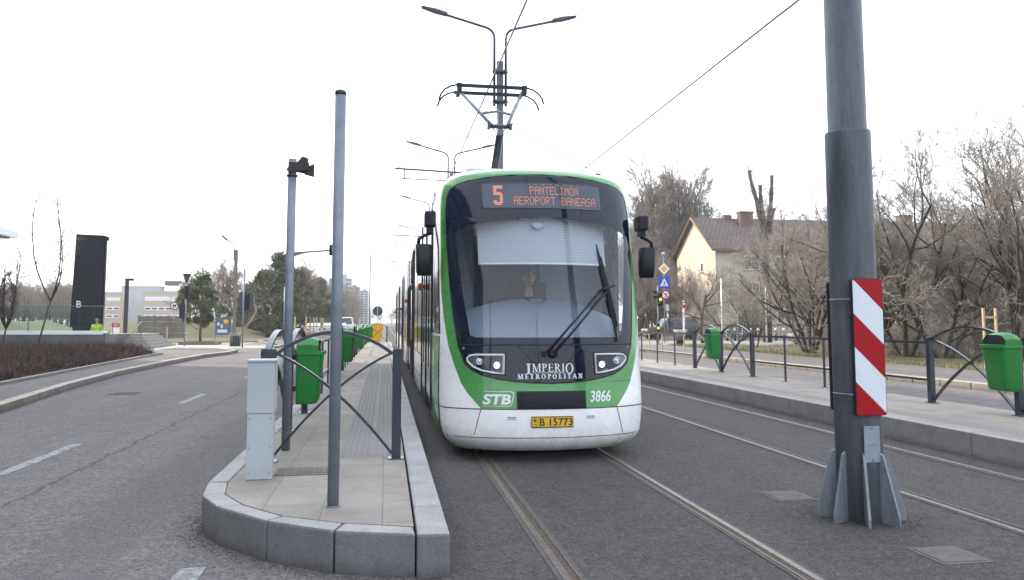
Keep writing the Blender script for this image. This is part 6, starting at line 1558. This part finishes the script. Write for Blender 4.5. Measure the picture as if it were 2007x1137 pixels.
for i, (x, y, rz, m, lab) in enumerate(((-6.9, 101, -84, 'carwhite', 'second white car beyond the railing left of the plain pole'), (-7.6, 110, -84, 'carsilver', 'silver car farther along the left road'), (-8.0, 118, -86, 'carwhite', 'third white car half hidden by the plain pole'), (-5.4, 96, -86, 'carsilver', 'silver car nearest the plain pole'))):
    if m == 'carwhite': dup(c1, (x, y, 0), R(rz), lab)
    else: car('parked_car', lab, 'car', (x, y, 0), R(rz), M[m], group=CG)
car('van', 'white van approaching on the left road above the bins', 'van', (-6.3, 135, 0), R(90), M['carwhite'], 5.0, 2.0, 2.35, 'van')
car('parked_car', 'dark red car parked near the conifers', 'car', (at(542, 632, 86).x, 86, 0), R(70), M['carred'], group=CG)
CR = 'cars parked behind the right thicket'
for px, Y, rz, m, lab in ((1690, 50, 8, 'carwhite', 'white car glimpsed just left of the thick mast through the trees'), (1788, 48, 175, 'carred', 'red car glimpsed behind the bare trees right of the striped board'), (1850, 49, 178, 'cardark', 'dark car behind the trees left of the right bin'), (1900, 50, 175, 'carsilver', 'silver car behind the trees beside the right bin'), (1610, 50, 8, 'carwhite', 'white car glimpsed left of the mast between the stems'), (1975, 50, 176, 'carred', 'red car behind the trees at the right edge')):
    car('parked_car', lab, 'car', (at(px, 632, Y).x, Y, 0), R(rz), M[m], group=CR)
# ================================================================== daylight
SUN_AZ, SUN_EL = R(-58), R(30)     # azimuth from +Y towards +X
wd_ = bpy.data.worlds.new("World"); SC.world = wd_; wd_.use_nodes = True; nt = wd_.node_tree; bgn = nt.nodes["Background"]
sky = nt.nodes.new("ShaderNodeTexSky"); sky.sky_type = 'NISHITA'; sky.sun_disc = False
sky.sun_elevation = SUN_EL; sky.sun_rotation = SUN_AZ; sky.altitude = 80; sky.air_density = 1.6; sky.dust_density = 4.0; sky.ozone_density = 1.0
hz = nt.nodes.new("ShaderNodeMix"); hz.data_type = 'RGBA'; hz.inputs[0].default_value = .65
hz.inputs[7].default_value = (11.0, 11.7, 12.9, 1)         # thin bright veil of high cloud
nt.links.new(sky.outputs[0], hz.inputs[6]); nt.links.new(hz.outputs[2], bgn.inputs["Color"]); bgn.inputs["Strength"].default_value = .10
sl = bpy.data.lights.new("sun", 'SUN'); sl.energy = 2.7; sl.angle = R(.6); sl.color = (1, .91, .76)
so = bpy.data.objects.new("sun", sl); COL.objects.link(so)
sd_ = Vector((math.sin(SUN_AZ) * math.cos(SUN_EL), math.cos(SUN_AZ) * math.cos(SUN_EL), math.sin(SUN_EL)))
so.rotation_euler = sd_.to_track_quat('Z', 'Y').to_euler()
hb = MB().box(-340, 420, -75, 640, -1.2, 62); ho = bpy.data.objects.new('haze', hb.mesh('haze')); COL.objects.link(ho)
hm = bpy.data.materials.new('haze_air'); hm.use_nodes = True; ht = hm.node_tree; ht.nodes.remove(ht.nodes["Principled BSDF"])
pv = ht.nodes.new("ShaderNodeVolumePrincipled"); pv.inputs["Color"].default_value = (.93, .96, 1, 1); pv.inputs["Density"].default_value = .0005; pv.inputs["Anisotropy"].default_value = .3
ht.links.new(pv.outputs[0], ht.nodes["Material Output"].inputs["Volume"]); ho.data.materials.append(hm); tag(ho, 'thin pale haze over the whole street', 'haze', kind='stuff')
SC.view_settings.view_transform = 'Standard'; SC.view_settings.look = 'None'; SC.view_settings.gamma = 1; SC.view_settings.exposure = 1.3
SC.cycles.max_bounces = 8; SC.cycles.transparent_max_bounces = 16; SC.cycles.caustics_reflective = False; SC.cycles.caustics_refractive = False
